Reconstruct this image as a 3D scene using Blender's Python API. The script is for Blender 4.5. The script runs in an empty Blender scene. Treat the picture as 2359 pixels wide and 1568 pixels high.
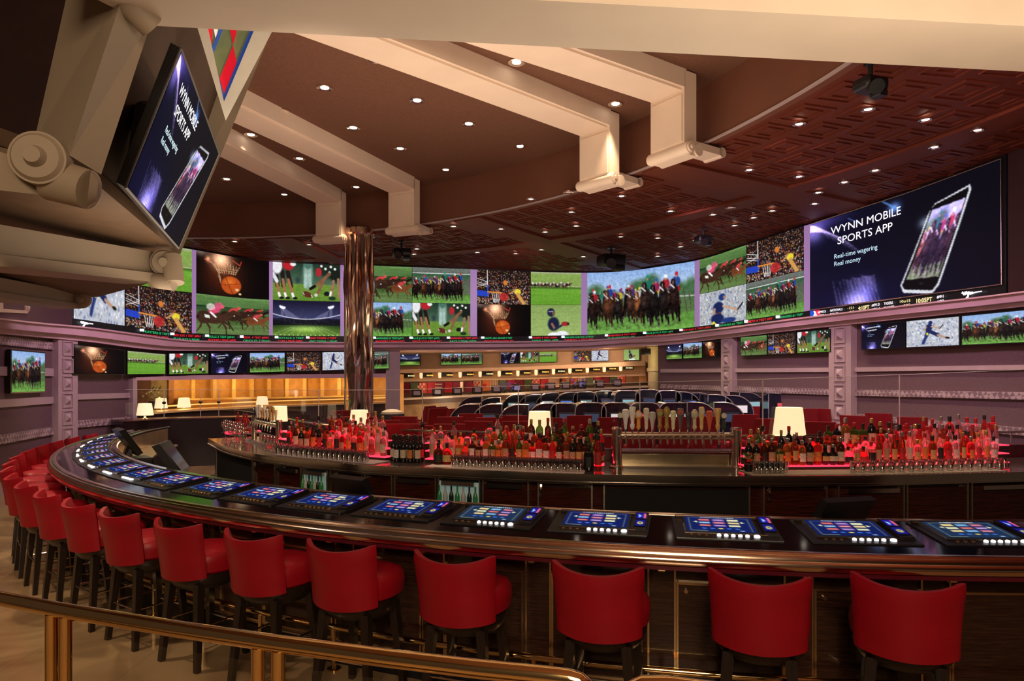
import bpy, bmesh, math, random
import numpy as np
from mathutils import Vector, Matrix
random.seed(7); rng = np.random.default_rng(7)
PI = math.pi; COS = math.cos; SIN = math.sin
SC = bpy.context.scene; COL = SC.collection

# ------------------------------------------------------------------ camera
F = 1573.0; CX = 1179.5; HZ = 874.0; H = 2.05
cam = bpy.data.cameras.new('camera'); cam.sensor_width = 36; cam.lens = 36 * F / 2359
cam.shift_y = (HZ - 784) / 2359; cam.clip_start = 0.05; cam.clip_end = 200
co = bpy.data.objects.new('camera', cam); COL.objects.link(co)
co.location = (0, 0, H); co.rotation_euler = (PI / 2, 0, 0); SC.camera = co
# ------------------------------------------------------------------ world, exposure
W = bpy.data.worlds.new('world'); SC.world = W; W.use_nodes = True
W.node_tree.nodes['Background'].inputs[0].default_value = (0.42, 0.27, 0.19, 1)
W.node_tree.nodes['Background'].inputs[1].default_value = 0.11
SC.view_settings.view_transform = 'Standard'; SC.view_settings.look = 'None'
SC.view_settings.exposure = 0.0; SC.view_settings.gamma = 1.0; SC.view_settings.use_curve_mapping = False

def lamp(kind, loc, power, color, to=None, size=0.2, size_y=None, spot=1.6, blend=0.6):
    l = bpy.data.lights.new(kind.lower() + '_light', kind); l.energy = power; l.color = color
    if kind == 'AREA':
        l.size = size
        if size_y: l.shape = 'RECTANGLE'; l.size_y = size_y
    elif kind == 'SPOT':
        l.spot_size = spot; l.spot_blend = blend; l.shadow_soft_size = size
    else: l.shadow_soft_size = size
    o = bpy.data.objects.new(kind.lower() + '_light', l); COL.objects.link(o); o.location = loc
    if to is not None:
        o.rotation_euler = (Vector(to) - Vector(loc)).to_track_quat('-Z', 'Y').to_euler()
    return o
WARM = (1.0, 0.74, 0.48); PURP = (1.0, 0.58, 0.80); CREAM = (1.0, 0.80, 0.58)
# added fill: unseen area lights up to dome and beam, one behind the camera
lamp('AREA', (-0.5, 8.0, 2.9), 210, CREAM, to=(-0.5, 8.0, 6), size=6)
lamp('AREA', (2.6, 1.6, 2.7), 160, CREAM, to=(2.6, 1.6, 6), size=3)
lamp('AREA', (0.0, -2.5, 4.4), 260, WARM, to=(-1, 5, 0.4), size=2)
# added violet spots standing in for the led band's wash on the walls
for a, b, p in (((-5.5, 13.5, 5.2), (-9.2, 15.5, 2.0), 150), ((-5.0, 9.5, 5.0), (-9.3, 12.5, 1.6), 110),
                ((-4, 16.5, 5.2), (-6, 20, 3.0), 90), ((0.5, 16.5, 5.2), (0, 21, 2.8), 110),
                ((3.2, 13.0, 5.2), (5.5, 17, 2.4), 150), ((3.6, 9.5, 5.2), (6.6, 13, 2.2), 170), ((4.2, 6.5, 5.2), (8, 10, 2.0), 150)):
    lamp('SPOT', a, p * 2.7, PURP if p != 110 else (1.0, 0.66, 0.80), to=b, size=0.4, spot=1.75, blend=1)

# ------------------------------------------------------------------ projection of measured points
def P(px, py, Y): return Vector(((px - CX) * Y / F, Y, H + (HZ - py) * Y / F))
def XY(px, Y): return ((px - CX) * Y / F, Y)
def ZY(py, Y): return H + (HZ - py) * Y / F
def G(px, py, z):
    Y = F * (H - z) / (py - HZ); return Vector(((px - CX) * Y / F, Y, z))

# ------------------------------------------------------------------ materials
MC = {}
def mat(name, col=(0.5, 0.5, 0.5), rough=0.5, metal=0.0, emis=None, es=1.0, trans=0.0, noise=0.0, nscale=8.0,
        bump=0.0, coat=0.0, spec=0.5, alpha=1.0, ior=1.45):
    if name in MC: return MC[name]
    m = bpy.data.materials.new(name); m.use_nodes = True; nt = m.node_tree; b = nt.nodes['Principled BSDF']
    b.inputs['Base Color'].default_value = (*col, 1); b.inputs['Roughness'].default_value = rough
    b.inputs['Metallic'].default_value = metal; b.inputs['IOR'].default_value = ior
    b.inputs['Specular IOR Level'].default_value = spec
    b.inputs['Coat Weight'].default_value = coat; b.inputs['Coat Roughness'].default_value = 0.06
    b.inputs['Transmission Weight'].default_value = trans; b.inputs['Alpha'].default_value = alpha
    if emis: b.inputs['Emission Color'].default_value = (*emis, 1); b.inputs['Emission Strength'].default_value = es
    if noise or bump:
        tc = nt.nodes.new('ShaderNodeTexCoord'); n = nt.nodes.new('ShaderNodeTexNoise')
        n.inputs['Scale'].default_value = nscale; n.inputs['Detail'].default_value = 5
        nt.links.new(tc.outputs['Object'], n.inputs['Vector'])
        if noise:
            r = nt.nodes.new('ShaderNodeValToRGB')
            r.color_ramp.elements[0].position = 0.3; r.color_ramp.elements[1].position = 0.7
            r.color_ramp.elements[0].color = (*[c * (1 - noise) for c in col], 1)
            r.color_ramp.elements[1].color = (*[min(1, c * (1 + noise)) for c in col], 1)
            nt.links.new(n.outputs['Fac'], r.inputs[0]); nt.links.new(r.outputs[0], b.inputs['Base Color'])
        if bump:
            bp = nt.nodes.new('ShaderNodeBump'); bp.inputs['Strength'].default_value = bump; bp.inputs['Distance'].default_value = 0.01
            nt.links.new(n.outputs['Fac'], bp.inputs['Height']); nt.links.new(bp.outputs[0], b.inputs['Normal'])
    MC[name] = m; return m
def wood_mat(name, c1, c2, rough=0.25, scale=(30, 30, 2), coat=0.5):
    m = mat(name, c1, rough, coat=coat); nt = m.node_tree; b = nt.nodes['Principled BSDF']
    tc = nt.nodes.new('ShaderNodeTexCoord'); mp = nt.nodes.new('ShaderNodeMapping'); mp.inputs['Scale'].default_value = scale
    n = nt.nodes.new('ShaderNodeTexNoise'); n.inputs['Scale'].default_value = 3; n.inputs['Detail'].default_value = 6
    r = nt.nodes.new('ShaderNodeValToRGB'); r.color_ramp.elements[0].position = 0.35; r.color_ramp.elements[1].position = 0.68
    r.color_ramp.elements[0].color = (*c1, 1); r.color_ramp.elements[1].color = (*c2, 1)
    L = nt.links.new; L(tc.outputs['Object'], mp.inputs[0]); L(mp.outputs[0], n.inputs['Vector']); L(n.outputs['Fac'], r.inputs[0]); L(r.outputs[0], b.inputs['Base Color'])
    return m
LEATHER = mat('red leather', (0.30, 0.003, 0.012), 0.42, noise=0.12, nscale=4, bump=0.04, spec=0.4)
LEATHER_FAR = mat('far red leather', (0.25, 0.004, 0.010), 0.5, noise=0.15, nscale=3)
DARKWOOD = wood_mat('dark stained wood', (0.012, 0.007, 0.005), (0.022, 0.012, 0.008), coat=.05, rough=.35)
BARWOOD = wood_mat('walnut bar front', (0.018, 0.007, 0.005), (0.05, 0.020, 0.012), scale=(2, 2, 40))
REDWOOD = wood_mat('mahogany cabinet', (0.020, 0.004, 0.003), (0.085, 0.016, 0.010), scale=(1.5, 1.5, 40))
CHROME = mat('polished chrome', (0.88, 0.80, 0.70), 0.16, 1.0, noise=0.05, nscale=3)
BRONZE = mat('bronze tinted rim', (0.86, 0.62, 0.46), 0.16, 1.0, noise=0.10, nscale=6)
BRASS = mat('polished brass', (0.90, 0.62, 0.28), 0.13, 1.0, noise=0.06, nscale=5)
GOLDTRIM = mat('gold trim', (0.80, 0.58, 0.34), 0.25, 1.0, noise=0.05)
BLACKGL = mat('black glass counter', (0.004, 0.004, 0.007), 0.07, noise=0.2, nscale=2, coat=0.0, spec=0.35)
BLACKPL = mat('black plastic', (0.010, 0.010, 0.012), 0.35, noise=0.2)
DARK = mat('matt black', (0.006, 0.005, 0.005), 0.8, noise=0.2)
STEEL = mat('brushed steel', (0.82, 0.72, 0.60), 0.30, 1.0, noise=0.15, nscale=20)
GLASS = mat('clear glass', (0.95, 0.97, 0.97), 0.02, trans=1.0, ior=1.45, noise=0.01)
CREAMP = mat('cream painted plaster', (0.72, 0.60, 0.48), 0.55, noise=0.05, nscale=2)
BEAMP = mat('pale painted beam', (0.80, 0.64, 0.52), 0.5, noise=0.04, nscale=2)
UPCEIL = mat('brown upper ceiling', (0.155, 0.066, 0.038), 0.8, noise=0.12, nscale=30, bump=0.1)
RINGP = mat('brown ring fascia', (0.17, 0.062, 0.036), 0.6, noise=0.06, nscale=2)
CORNICE = mat('pink painted cornice', (0.62, 0.42, 0.47), 0.5, noise=0.06, nscale=3)
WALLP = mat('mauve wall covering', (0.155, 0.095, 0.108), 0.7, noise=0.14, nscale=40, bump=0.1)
MOULD = mat('pale moulding', (0.46, 0.36, 0.37), 0.5, noise=0.05, nscale=5)
LAV = mat('lavender led strip', (0.1, 0.08, 0.1), 0.4, emis=(0.30, 0.165, 0.36), es=1.0, noise=0.05)
TAN = mat('tan plaster', (0.55, 0.36, 0.25), 0.6, noise=0.06, nscale=3)
GOLDP = mat('gold panel', (0.62, 0.33, 0.10), 0.45, noise=0.12, nscale=6)
GOLDL = mat('gold pilaster', (0.80, 0.55, 0.22), 0.4, noise=0.08, nscale=9)
SHADE = mat('lit lamp shade', (0.8, 0.72, 0.5), 0.8, emis=(0.88, 0.74, 0.42), es=0.95, noise=0.02)
LENS = mat('downlight lens', (0.8, 0.75, 0.7), 0.4, emis=(1.0, 0.86, 0.70), es=6.0)

def floor_mat():
    m = mat('beige marble', (0.42, 0.30, 0.19), 0.16, coat=0.3); nt = m.node_tree; b = nt.nodes['Principled BSDF']; L = nt.links.new
    tc = nt.nodes.new('ShaderNodeTexCoord'); n = nt.nodes.new('ShaderNodeTexNoise'); n.inputs['Scale'].default_value = 0.8; n.inputs['Detail'].default_value = 8; n.inputs['Distortion'].default_value = 1.6
    r = nt.nodes.new('ShaderNodeValToRGB'); e = r.color_ramp.elements
    e[0].position = 0.30; e[0].color = (0.17, 0.095, 0.045, 1); e[1].position = 0.62; e[1].color = (0.40, 0.27, 0.145, 1)
    x = r.color_ramp.elements.new(0.47); x.color = (0.31, 0.20, 0.105, 1)
    br = nt.nodes.new('ShaderNodeTexBrick'); br.offset = 0.0; br.inputs['Scale'].default_value = 1.0
    br.inputs['Brick Width'].default_value = 0.9; br.inputs['Row Height'].default_value = 0.9; br.inputs['Mortar Size'].default_value = 0.003
    br.inputs['Color1'].default_value = (1, 1, 1, 1); br.inputs['Color2'].default_value = (0.93, 0.93, 0.93, 1); br.inputs['Mortar'].default_value = (0.7, 0.7, 0.7, 1)
    mx = nt.nodes.new('ShaderNodeMix'); mx.data_type = 'RGBA'; mx.blend_type = 'MULTIPLY'; mx.inputs[0].default_value = 1
    L(tc.outputs['Object'], n.inputs['Vector']); L(tc.outputs['Object'], br.inputs['Vector']); L(n.outputs['Fac'], r.inputs[0])
    L(r.outputs[0], mx.inputs[6]); L(br.outputs['Color'], mx.inputs[7]); L(mx.outputs[2], b.inputs['Base Color'])
    return m
def coffer_mat():
    m = mat('dark red coffered ceiling', (0.085, 0.024, 0.017), 0.55); nt = m.node_tree; b = nt.nodes['Principled BSDF']; L = nt.links.new
    tc = nt.nodes.new('ShaderNodeTexCoord')
    mp = nt.nodes.new('ShaderNodeMapping'); mp.inputs['Rotation'].default_value = (0, 0, math.radians(38))
    br = nt.nodes.new('ShaderNodeTexBrick'); br.offset = 0.0; br.inputs['Scale'].default_value = 1.0
    br.inputs['Brick Width'].default_value = 0.62; br.inputs['Row Height'].default_value = 0.62; br.inputs['Mortar Size'].default_value = 0.10; br.inputs['Mortar Smooth'].default_value = 0.1
    br.inputs['Color1'].default_value = (0.062, 0.017, 0.012, 1); br.inputs['Color2'].default_value = (0.072, 0.020, 0.014, 1); br.inputs['Mortar'].default_value = (0.105, 0.030, 0.021, 1)
    bp = nt.nodes.new('ShaderNodeBump'); bp.inputs['Strength'].default_value = 0.9; bp.inputs['Distance'].default_value = 0.05
    L(tc.outputs['Object'], mp.inputs[0]); L(mp.outputs[0], br.inputs['Vector']); L(br.outputs['Fac'], bp.inputs['Height'])
    L(br.outputs['Color'], b.inputs['Base Color']); L(bp.outputs[0], b.inputs['Normal'])
    return m
def lattice_mat():
    m = mat('lattice moulding', (0.46, 0.36, 0.37), 0.5); nt = m.node_tree; b = nt.nodes['Principled BSDF']; L = nt.links.new
    tc = nt.nodes.new('ShaderNodeTexCoord'); ck = nt.nodes.new('ShaderNodeTexChecker'); ck.inputs['Scale'].default_value = 14
    mp = nt.nodes.new('ShaderNodeMapping'); mp.inputs['Rotation'].default_value = (0.78, 0.78, 0.3)
    ck.inputs['Color1'].default_value = (0.50, 0.40, 0.41, 1); ck.inputs['Color2'].default_value = (0.24, 0.17, 0.19, 1)
    L(tc.outputs['Object'], mp.inputs[0]); L(mp.outputs[0], ck.inputs['Vector']); L(ck.outputs['Color'], b.inputs['Base Color'])
    return m
FLOORM = floor_mat(); COFFER = mat('dark red plaster ceiling', (0.15, 0.028, 0.010), 0.6, noise=.08, nscale=2); LATTICE = lattice_mat()
def screen_mat():
    m = bpy.data.materials.new('lit screen'); m.use_nodes = True; nt = m.node_tree; b = nt.nodes['Principled BSDF']
    a = nt.nodes.new('ShaderNodeAttribute'); a.attribute_name = 'Col'
    b.inputs['Base Color'].default_value = (0.01, 0.01, 0.01, 1); b.inputs['Roughness'].default_value = 0.3
    nt.links.new(a.outputs['Color'], b.inputs['Emission Color']); b.inputs['Emission Strength'].default_value = 1.08; b.inputs['Specular IOR Level'].default_value = 0.0
    return m
SCREEN = screen_mat()

# ------------------------------------------------------------------ mesh building
class MB:
    def __init__(s): s.v = []; s.f = []
    def add(s, vs, fs):
        n = len(s.v); s.v += [Vector(v) for v in vs]; s.f += [tuple(n + i for i in f) for f in fs]; return s
    def hexa(s, p):   # p: 4 bottom + 4 top
        return s.add(p, [(3, 2, 1, 0), (4, 5, 6, 7), (0, 1, 5, 4), (1, 2, 6, 5), (2, 3, 7, 6), (3, 0, 4, 7)])
    def box(s, c, d, rz=0, bev=0):
        cx, cy, cz = c; hx, hy, hz = d[0] / 2, d[1] / 2, d[2] / 2; R = Matrix.Rotation(rz, 3, 'Z')
        if bev:
            b = min(bev, hx * .49, hy * .49, hz * .49)
            ring = lambda a, z: [(-hx + a, -hy + b, z), (-hx + b, -hy + a, z), (hx - b, -hy + a, z), (hx - a, -hy + b, z), (hx - a, hy - b, z), (hx - b, hy - a, z), (-hx + b, hy - a, z), (-hx + a, hy - b, z)]
            rs = [ring(b * .6, -hz), ring(0, -hz + b), ring(0, hz - b), ring(b * .6, hz)]
            vs = [Vector(c) + R @ Vector(v) for r in rs for v in r]
            fs = [tuple(range(7, -1, -1)), tuple(range(24, 32))]
            for k in range(3):
                for i in range(8): fs.append((k * 8 + i, k * 8 + (i + 1) % 8, (k + 1) * 8 + (i + 1) % 8, (k + 1) * 8 + i))
            return s.add(vs, fs)
        q = [(-hx, -hy), (hx, -hy), (hx, hy), (-hx, hy)]
        return s.hexa([Vector(c) + R @ Vector((x, y, z)) for z in (-hz, hz) for x, y in q])
    def tube(s, pts, r, n=10, cap=True):
        pts = [Vector(p) for p in pts]; rs = r if isinstance(r, (list, tuple)) else [r] * len(pts); rings = []; up = None
        for i, p in enumerate(pts):
            d = (pts[min(i + 1, len(pts) - 1)] - pts[max(i - 1, 0)]).normalized()
            if up is None: up = Vector((0, 0, 1)) if abs(d.z) < .9 else Vector((1, 0, 0))
            a = d.cross(up).normalized(); b = a.cross(d); up = b
            rings.append([p + (a * COS(t) + b * SIN(t)) * rs[i] for t in [2 * PI * k / n for k in range(n)]])
        fs = []
        for i in range(len(pts) - 1):
            for k in range(n): fs.append((i * n + k, i * n + (k + 1) % n, (i + 1) * n + (k + 1) % n, (i + 1) * n + k))
        if cap: fs += [tuple(range(n - 1, -1, -1)), tuple((len(pts) - 1) * n + k for k in range(n))]
        return s.add([v for r_ in rings for v in r_], fs)
    def lathe(s, prof, c=(0, 0, 0), n=16, cap=True, mod=None):
        c = Vector(c); vs = []
        for r, z in prof:
            for k in range(n):
                t = 2 * PI * k / n; q = r * (mod(t, z) if mod else 1); vs.append(c + Vector((q * COS(t), q * SIN(t), z)))
        fs = []
        for i in range(len(prof) - 1):
            for k in range(n): fs.append((i * n + k, i * n + (k + 1) % n, (i + 1) * n + (k + 1) % n, (i + 1) * n + k))
        if cap: fs += [tuple(range(n - 1, -1, -1)), tuple((len(prof) - 1) * n + k for k in range(n))]
        return s.add(vs, fs)
    def sweep(s, path, prof, closed_prof=True, zs=None, nrm=None):
        # path: plan points; prof: (offset along the outward normal, z)
        n = len(prof); N = nrm or normals(path); vs = []
        for i, (x, y) in enumerate(path):
            for o, z in prof: vs.append((x + N[i][0] * o, y + N[i][1] * o, z + (zs[i] if zs else 0)))
        fs = []; m = n if closed_prof else n - 1
        for i in range(len(path) - 1):
            for k in range(m): fs.append((i * n + k, (i + 1) * n + k, (i + 1) * n + (k + 1) % n, i * n + (k + 1) % n))
        if closed_prof: fs += [tuple(range(n)), tuple((len(path) - 1) * n + k for k in range(n - 1, -1, -1))]
        return s.add(vs, fs)
    def grid(s, fn, nu, nv):
        n = len(s.v); s.v += [Vector(fn(i / nu, j / nv)) for j in range(nv + 1) for i in range(nu + 1)]
        for j in range(nv):
            for i in range(nu):
                a = n + j * (nu + 1) + i; s.f.append((a, a + 1, a + nu + 2, a + nu + 1))
        return s
    def build(s, name, m, parent=None, smooth=True, world=True):
        me = bpy.data.meshes.new(name); off = Vector(parent.location) if (parent is not None and world) else Vector((0, 0, 0))
        q = parent
        while q is not None and q.parent is not None and world: off = off + q.parent.location; q = q.parent
        me.from_pydata([v - off for v in s.v], [], s.f); me.materials.append(m)
        bm = bmesh.new(); bm.from_mesh(me); bmesh.ops.recalc_face_normals(bm, faces=bm.faces); bm.to_mesh(me); bm.free()
        if smooth and hasattr(me, 'shade_smooth'):
            me.shade_smooth(); me.set_sharp_from_angle(angle=math.radians(38))
        o = bpy.data.objects.new(name, me); COL.objects.link(o)
        if parent is not None: o.parent = parent
        return o
def normals(path):
    N = []
    for i in range(len(path)):
        a = path[max(i - 1, 0)]; b = path[min(i + 1, len(path) - 1)]; d = Vector((b[0] - a[0], b[1] - a[1])).normalized()
        N.append((-d.y, d.x))
    return N
def tag(o, label=None, cat=None, group=None, kind=None):
    if label: o['label'] = label
    if cat: o['category'] = cat
    if group: o['group'] = group
    if kind: o['kind'] = kind
    return o
def thing(name, label, cat, loc=(0, 0, 0), rz=0, group=None, scale=1):
    o = bpy.data.objects.new(name, None); COL.objects.link(o); o.location = loc; o.rotation_euler = (0, 0, rz)
    o.scale = (scale,) * 3; o.empty_display_size = 0.1
    return tag(o, label, cat, group)
def struct(name, mb, m, smooth=True): return tag(mb.build(name, m, None, smooth), kind='structure')
def kids(o): return [c for c in KID.get(o.name, [])]
def dup(root, loc, rz=0, label=None, group=None, scale=None, lib=None):
    r = root.copy(); COL.objects.link(r); r.location = loc; r.rotation_euler = (0, 0, rz)
    if label: r['label'] = label
    if group: r['group'] = group
    if scale: r.scale = (scale,) * 3
    for ch, subs in lib:
        c = ch.copy(); COL.objects.link(c); c.parent = r
        for g in subs:
            d = g.copy(); COL.objects.link(d); d.parent = c
    return r
def lib_of(root): return [(c, list(c.children)) for c in root.children]
ORD = ['first', 'second', 'third', 'fourth', 'fifth', 'sixth', 'seventh', 'eighth', 'ninth', 'tenth', 'eleventh', 'twelfth', 'thirteenth', 'fourteenth', 'fifteenth', 'sixteenth', 'seventeenth', 'eighteenth', 'nineteenth', 'twentieth',
       'twenty-first', 'twenty-second', 'twenty-third', 'twenty-fourth', 'twenty-fifth', 'twenty-sixth', 'twenty-seventh', 'twenty-eighth', 'twenty-ninth', 'thirtieth', 'thirty-first', 'thirty-second', 'thirty-third', 'thirty-fourth', 'thirty-fifth', 'thirty-sixth', 'thirty-seventh', 'thirty-eighth', 'thirty-ninth', 'fortieth']
def cr(tab, x):   # smooth interpolation of a table [(x, y)]
    xs = [t[0] for t in tab]; ys = [t[1] for t in tab]
    if x <= xs[0]: return ys[0] + (ys[1] - ys[0]) * (x - xs[0]) / (xs[1] - xs[0])
    if x >= xs[-1]: return ys[-1] + (ys[-1] - ys[-2]) * (x - xs[-1]) / (xs[-1] - xs[-2])
    i = max(j for j in range(len(xs)) if xs[j] <= x); i = min(i, len(xs) - 2)
    h = xs[i + 1] - xs[i]; t = (x - xs[i]) / h
    def sl(j):
        if j == 0: return (ys[1] - ys[0]) / (xs[1] - xs[0])
        if j == len(xs) - 1: return (ys[-1] - ys[-2]) / (xs[-1] - xs[-2])
        a = (ys[j] - ys[j - 1]) / (xs[j] - xs[j - 1]); b = (ys[j + 1] - ys[j]) / (xs[j + 1] - xs[j])
        return 0 if a * b <= 0 else 2 * a * b / (a + b)
    m0, m1 = sl(i) * h, sl(i + 1) * h
    return (2*t**3-3*t**2+1)*ys[i] + (t**3-2*t**2+t)*m0 + (-2*t**3+3*t**2)*ys[i+1] + (t**3-t**2)*m1
def lin(tab, x): return float(np.interp(x, [t[0] for t in tab], [t[1] for t in tab]))

# ------------------------------------------------------------------ pictures shown on the screens
def h2(c): return np.array(c, float)
class Pic:
    def __init__(s, w, h, c):
        s.w, s.h = w, h; s.a = np.zeros((h, w, 3)) + h2(c); s.X, s.Y = np.meshgrid((np.arange(w) + .5) / w, (np.arange(h) + .5) / h)
    def mix(s, m, c): m = np.clip(m, 0, 1)[..., None]; s.a = s.a * (1 - m) + h2(c) * m
    def poly(s, pts, c, a=1.0):
        ins = np.zeros((s.h, s.w), bool); n = len(pts)
        for i in range(n):
            x0, y0 = pts[i]; x1, y1 = pts[(i + 1) % n]
            if y0 == y1: continue
            ins ^= ((s.Y < y0) != (s.Y < y1)) & (s.X < (x1 - x0) * (s.Y - y0) / (y1 - y0) + x0)
        s.mix(ins * a, c)
    def ell(s, cx, cy, rx, ry, c, rot=0, soft=0.25, a=1.0):
        dx = (s.X - cx) * 1.78; dy = s.Y - cy; u = (dx * COS(rot) + dy * SIN(rot)) / (rx * 1.78); v = (-dx * SIN(rot) + dy * COS(rot)) / ry
        s.mix(a * np.clip((1 - np.sqrt(u * u + v * v)) / soft, 0, 1), c)
    def line(s, x0, y0, x1, y1, w, c, a=1.0):
        ax, ay, bx, by = x0 * 1.78, y0, x1 * 1.78, y1; px = s.X * 1.78; dx, dy = bx - ax, by - ay; L = dx * dx + dy * dy + 1e-9
        t = np.clip(((px - ax) * dx + (s.Y - ay) * dy) / L, 0, 1); d = np.hypot(px - ax - t * dx, s.Y - ay - t * dy)
        s.mix(a * np.clip((w - d) / (w * .4), 0, 1), c)
    def glow(s, cx, cy, rx, ry, c, p=1.0):
        s.a = s.a + np.exp(-(((s.X - cx) / rx) ** 2 + ((s.Y - cy) / ry) ** 2) * p)[..., None] * h2(c)
    def vgrad(s, y0, y1, c0, c1):
        t = np.clip((s.Y - y0) / (y1 - y0), 0, 1)[..., None]; m = ((s.Y >= y0) & (s.Y <= y1))[..., None]
        s.a = np.where(m, h2(c0) * (1 - t) + h2(c1) * t, s.a)
    def noise(s, nx, ny, amp, y0=0, y1=1, col=False):
        g = rng.random((ny + 1, nx + 1, 3 if col else 1)) - .5; xi = s.X * nx; yi = s.Y * ny; i = np.minimum(xi.astype(int), nx - 1); j = np.minimum(yi.astype(int), ny - 1)
        fx = (xi - i)[..., None]; fy = (yi - j)[..., None]
        v = g[j, i] * (1 - fx) * (1 - fy) + g[j, i + 1] * fx * (1 - fy) + g[j + 1, i] * (1 - fx) * fy + g[j + 1, i + 1] * fx * fy
        s.a = s.a + v * amp * ((s.Y >= y0) & (s.Y <= y1))[..., None]
    def done(s):
        o_ = s.a; s.a = o_ * 0; s.noise(s.w // 2, s.h // 2, .22); s.a = o_ * (1 + s.a); g = s.a.mean(2, keepdims=True); return np.clip(g + (s.a - g) * .80, 0, 1)
SILK = [(.85, .1, .15), (.9, .9, .9), (.15, .3, .75), (.1, .55, .45), (.9, .8, .15), (.75, .1, .35), (.35, .2, .55)]
def horse_front(p, x, y, s, c, k):
    dk = [v * .6 for v in c]; f = 1 if k % 2 else -1
    for a, b, e, g, q in ((-.020, .05, -.034, .20, .36), (.020, .05, .050, .17, .25), (.010, .06, .014, .22, .33), (-.008, .06, -.016, .2, .30)): p.line(x + f * a * s, y + b * s, x + f * e * s, y + g * s, .030 * s, dk); p.line(x + f * e * s, y + g * s, x + f * (e - .008) * s, y + q * s, .016 * s, dk); p.ell(x + f * (e - .008) * s, y + q * s, .007 * s, .022 * s, (.75, .72, .68), a=.5)
    p.ell(x, y, .042 * s, .14 * s, c); p.ell(x, y - .07 * s, .036 * s, .09 * s, [v * 1.15 for v in c]); p.ell(x - .008 * s, y + .01 * s, .018 * s, .08 * s, [min(1, v * 1.5) for v in c])
    j = SILK[k % 7]; p.ell(x + .016 * s, y - .185 * s, .036 * s, .075 * s, [v * .8 for v in j]); p.line(x - .014 * s, y - .18 * s, x - .022 * s, y - .10 * s, .018 * s, [v * .7 for v in j])
    p.poly([(x - .026 * s, y - .04 * s), (x + .020 * s, y - .05 * s), (x + .008 * s, y - .21 * s), (x - .018 * s, y - .22 * s)], c); p.ell(x - .014 * s, y - .13 * s, .014 * s, .095 * s, [min(1, v * 1.7) for v in c], rot=.15 * f); p.ell(x - .014 * s, y - .05 * s, .009 * s, .02 * s, dk)
    p.ell(x + .018 * s, y - .275 * s, .014 * s, .036 * s, SILK[(k * 3 + 1) % 7]); p.ell(x + .016 * s, y - .245 * s, .009 * s, .020 * s, (.7, .48, .36))
    p.line(x - .028 * s, y - .15 * s, x + .0 * s, y - .10 * s, .012 * s, (.8, .78, .78)); p.ell(x - .008 * s, y - .17 * s, .004 * s, .03 * s, (.75, .7, .65), a=.6)
def horse_side(p, x, y, s, c, j):
    p.ell(x, y, .15 * s, .13 * s, c); p.ell(x - .10 * s, y - .01 * s, .085 * s, .14 * s, [v * .9 for v in c])
    p.poly([(x + .08 * s, y - .07 * s), (x + .20 * s, y - .17 * s), (x + .25 * s, y - .13 * s), (x + .13 * s, y + .05 * s)], c); p.ell(x + .245 * s, y - .11 * s, .045 * s, .038 * s, c, rot=.5)
    for a, b, cx_, d in ((-.12, .05, -.19, .30), (-.08, .07, -.04, .31), (.10, .06, .20, .23), (.08, .06, .13, .31)):
        p.line(x + a * s, y + b * s, x + (a + cx_) / 2 * s + .02 * s, y + (b + d) / 2 * s, .024 * s, c); p.line(x + (a + cx_) / 2 * s + .02 * s, y + (b + d) / 2 * s, x + cx_ * s, y + d * s, .014 * s, [v * .8 for v in c])
    p.line(x - .16 * s, y - .02 * s, x - .25 * s, y + .10 * s, .03 * s, [v * .5 for v in c])
    p.ell(x + .01 * s, y - .15 * s, .075 * s, .075 * s, j, rot=-.4); p.ell(x + .085 * s, y - .22 * s, .026 * s, .04 * s, (.9, .3, .25)); p.line(x - .03 * s, y - .10 * s, x + .02 * s, y - .02 * s, .022 * s, (.92, .9, .9))
def pic_dunk(w=200, h=112):
    p = Pic(w, h, (.015, .01, .01)); p.glow(.36, .5, .30, .55, (.30, .09, .02)); p.glow(.34, .12, .13, .22, (1.1, .85, .65)); p.glow(.16, .16, .03, .06, (.8, .5, .3)); p.glow(.05, .0, .1, .1, (.4, .35, .33))
    p.line(.12, .17, .22, .24, .014, (.9, .45, .35)); p.line(.5, .1, .6, .2, .014, (.85, .25, .15)); p.line(.6, .2, .62, .1, .012, (.85, .2, .12))
    for i in range(9):
        x = .20 + i * .045; p.line(x, .2 + .08 * SIN(i), .31 + i * .028, .46, .005, (.95, .75, .5)); p.line(x + .04, .22, .30 + i * .030, .44, .004, (.9, .7, .45))
    for i in range(4): p.line(.30, .34 + i * .06, .34, .62 + i * .03, .005, (.8, .65, .45))
    for k in range(4): p.line(.24 + k * .02, .26 + k * .06, .60 - k * .02, .27 + k * .055, .004, (.85, .65, .4))
    p.ell(.48, .72, .145, .235, (.80, .28, .03), soft=.12); p.ell(.46, .63, .09, .12, (.93, .42, .08), soft=.8); p.ell(.56, .82, .04, .05, (1, .85, .6), soft=.9); p.ell(.60, .92, .02, .03, (.95, .8, .6))
    p.line(.40, .53, .50, .94, .007, (.35, .1, .02)); p.line(.35, .74, .60, .66, .006, (.4, .12, .02)); return p.done()
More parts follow.
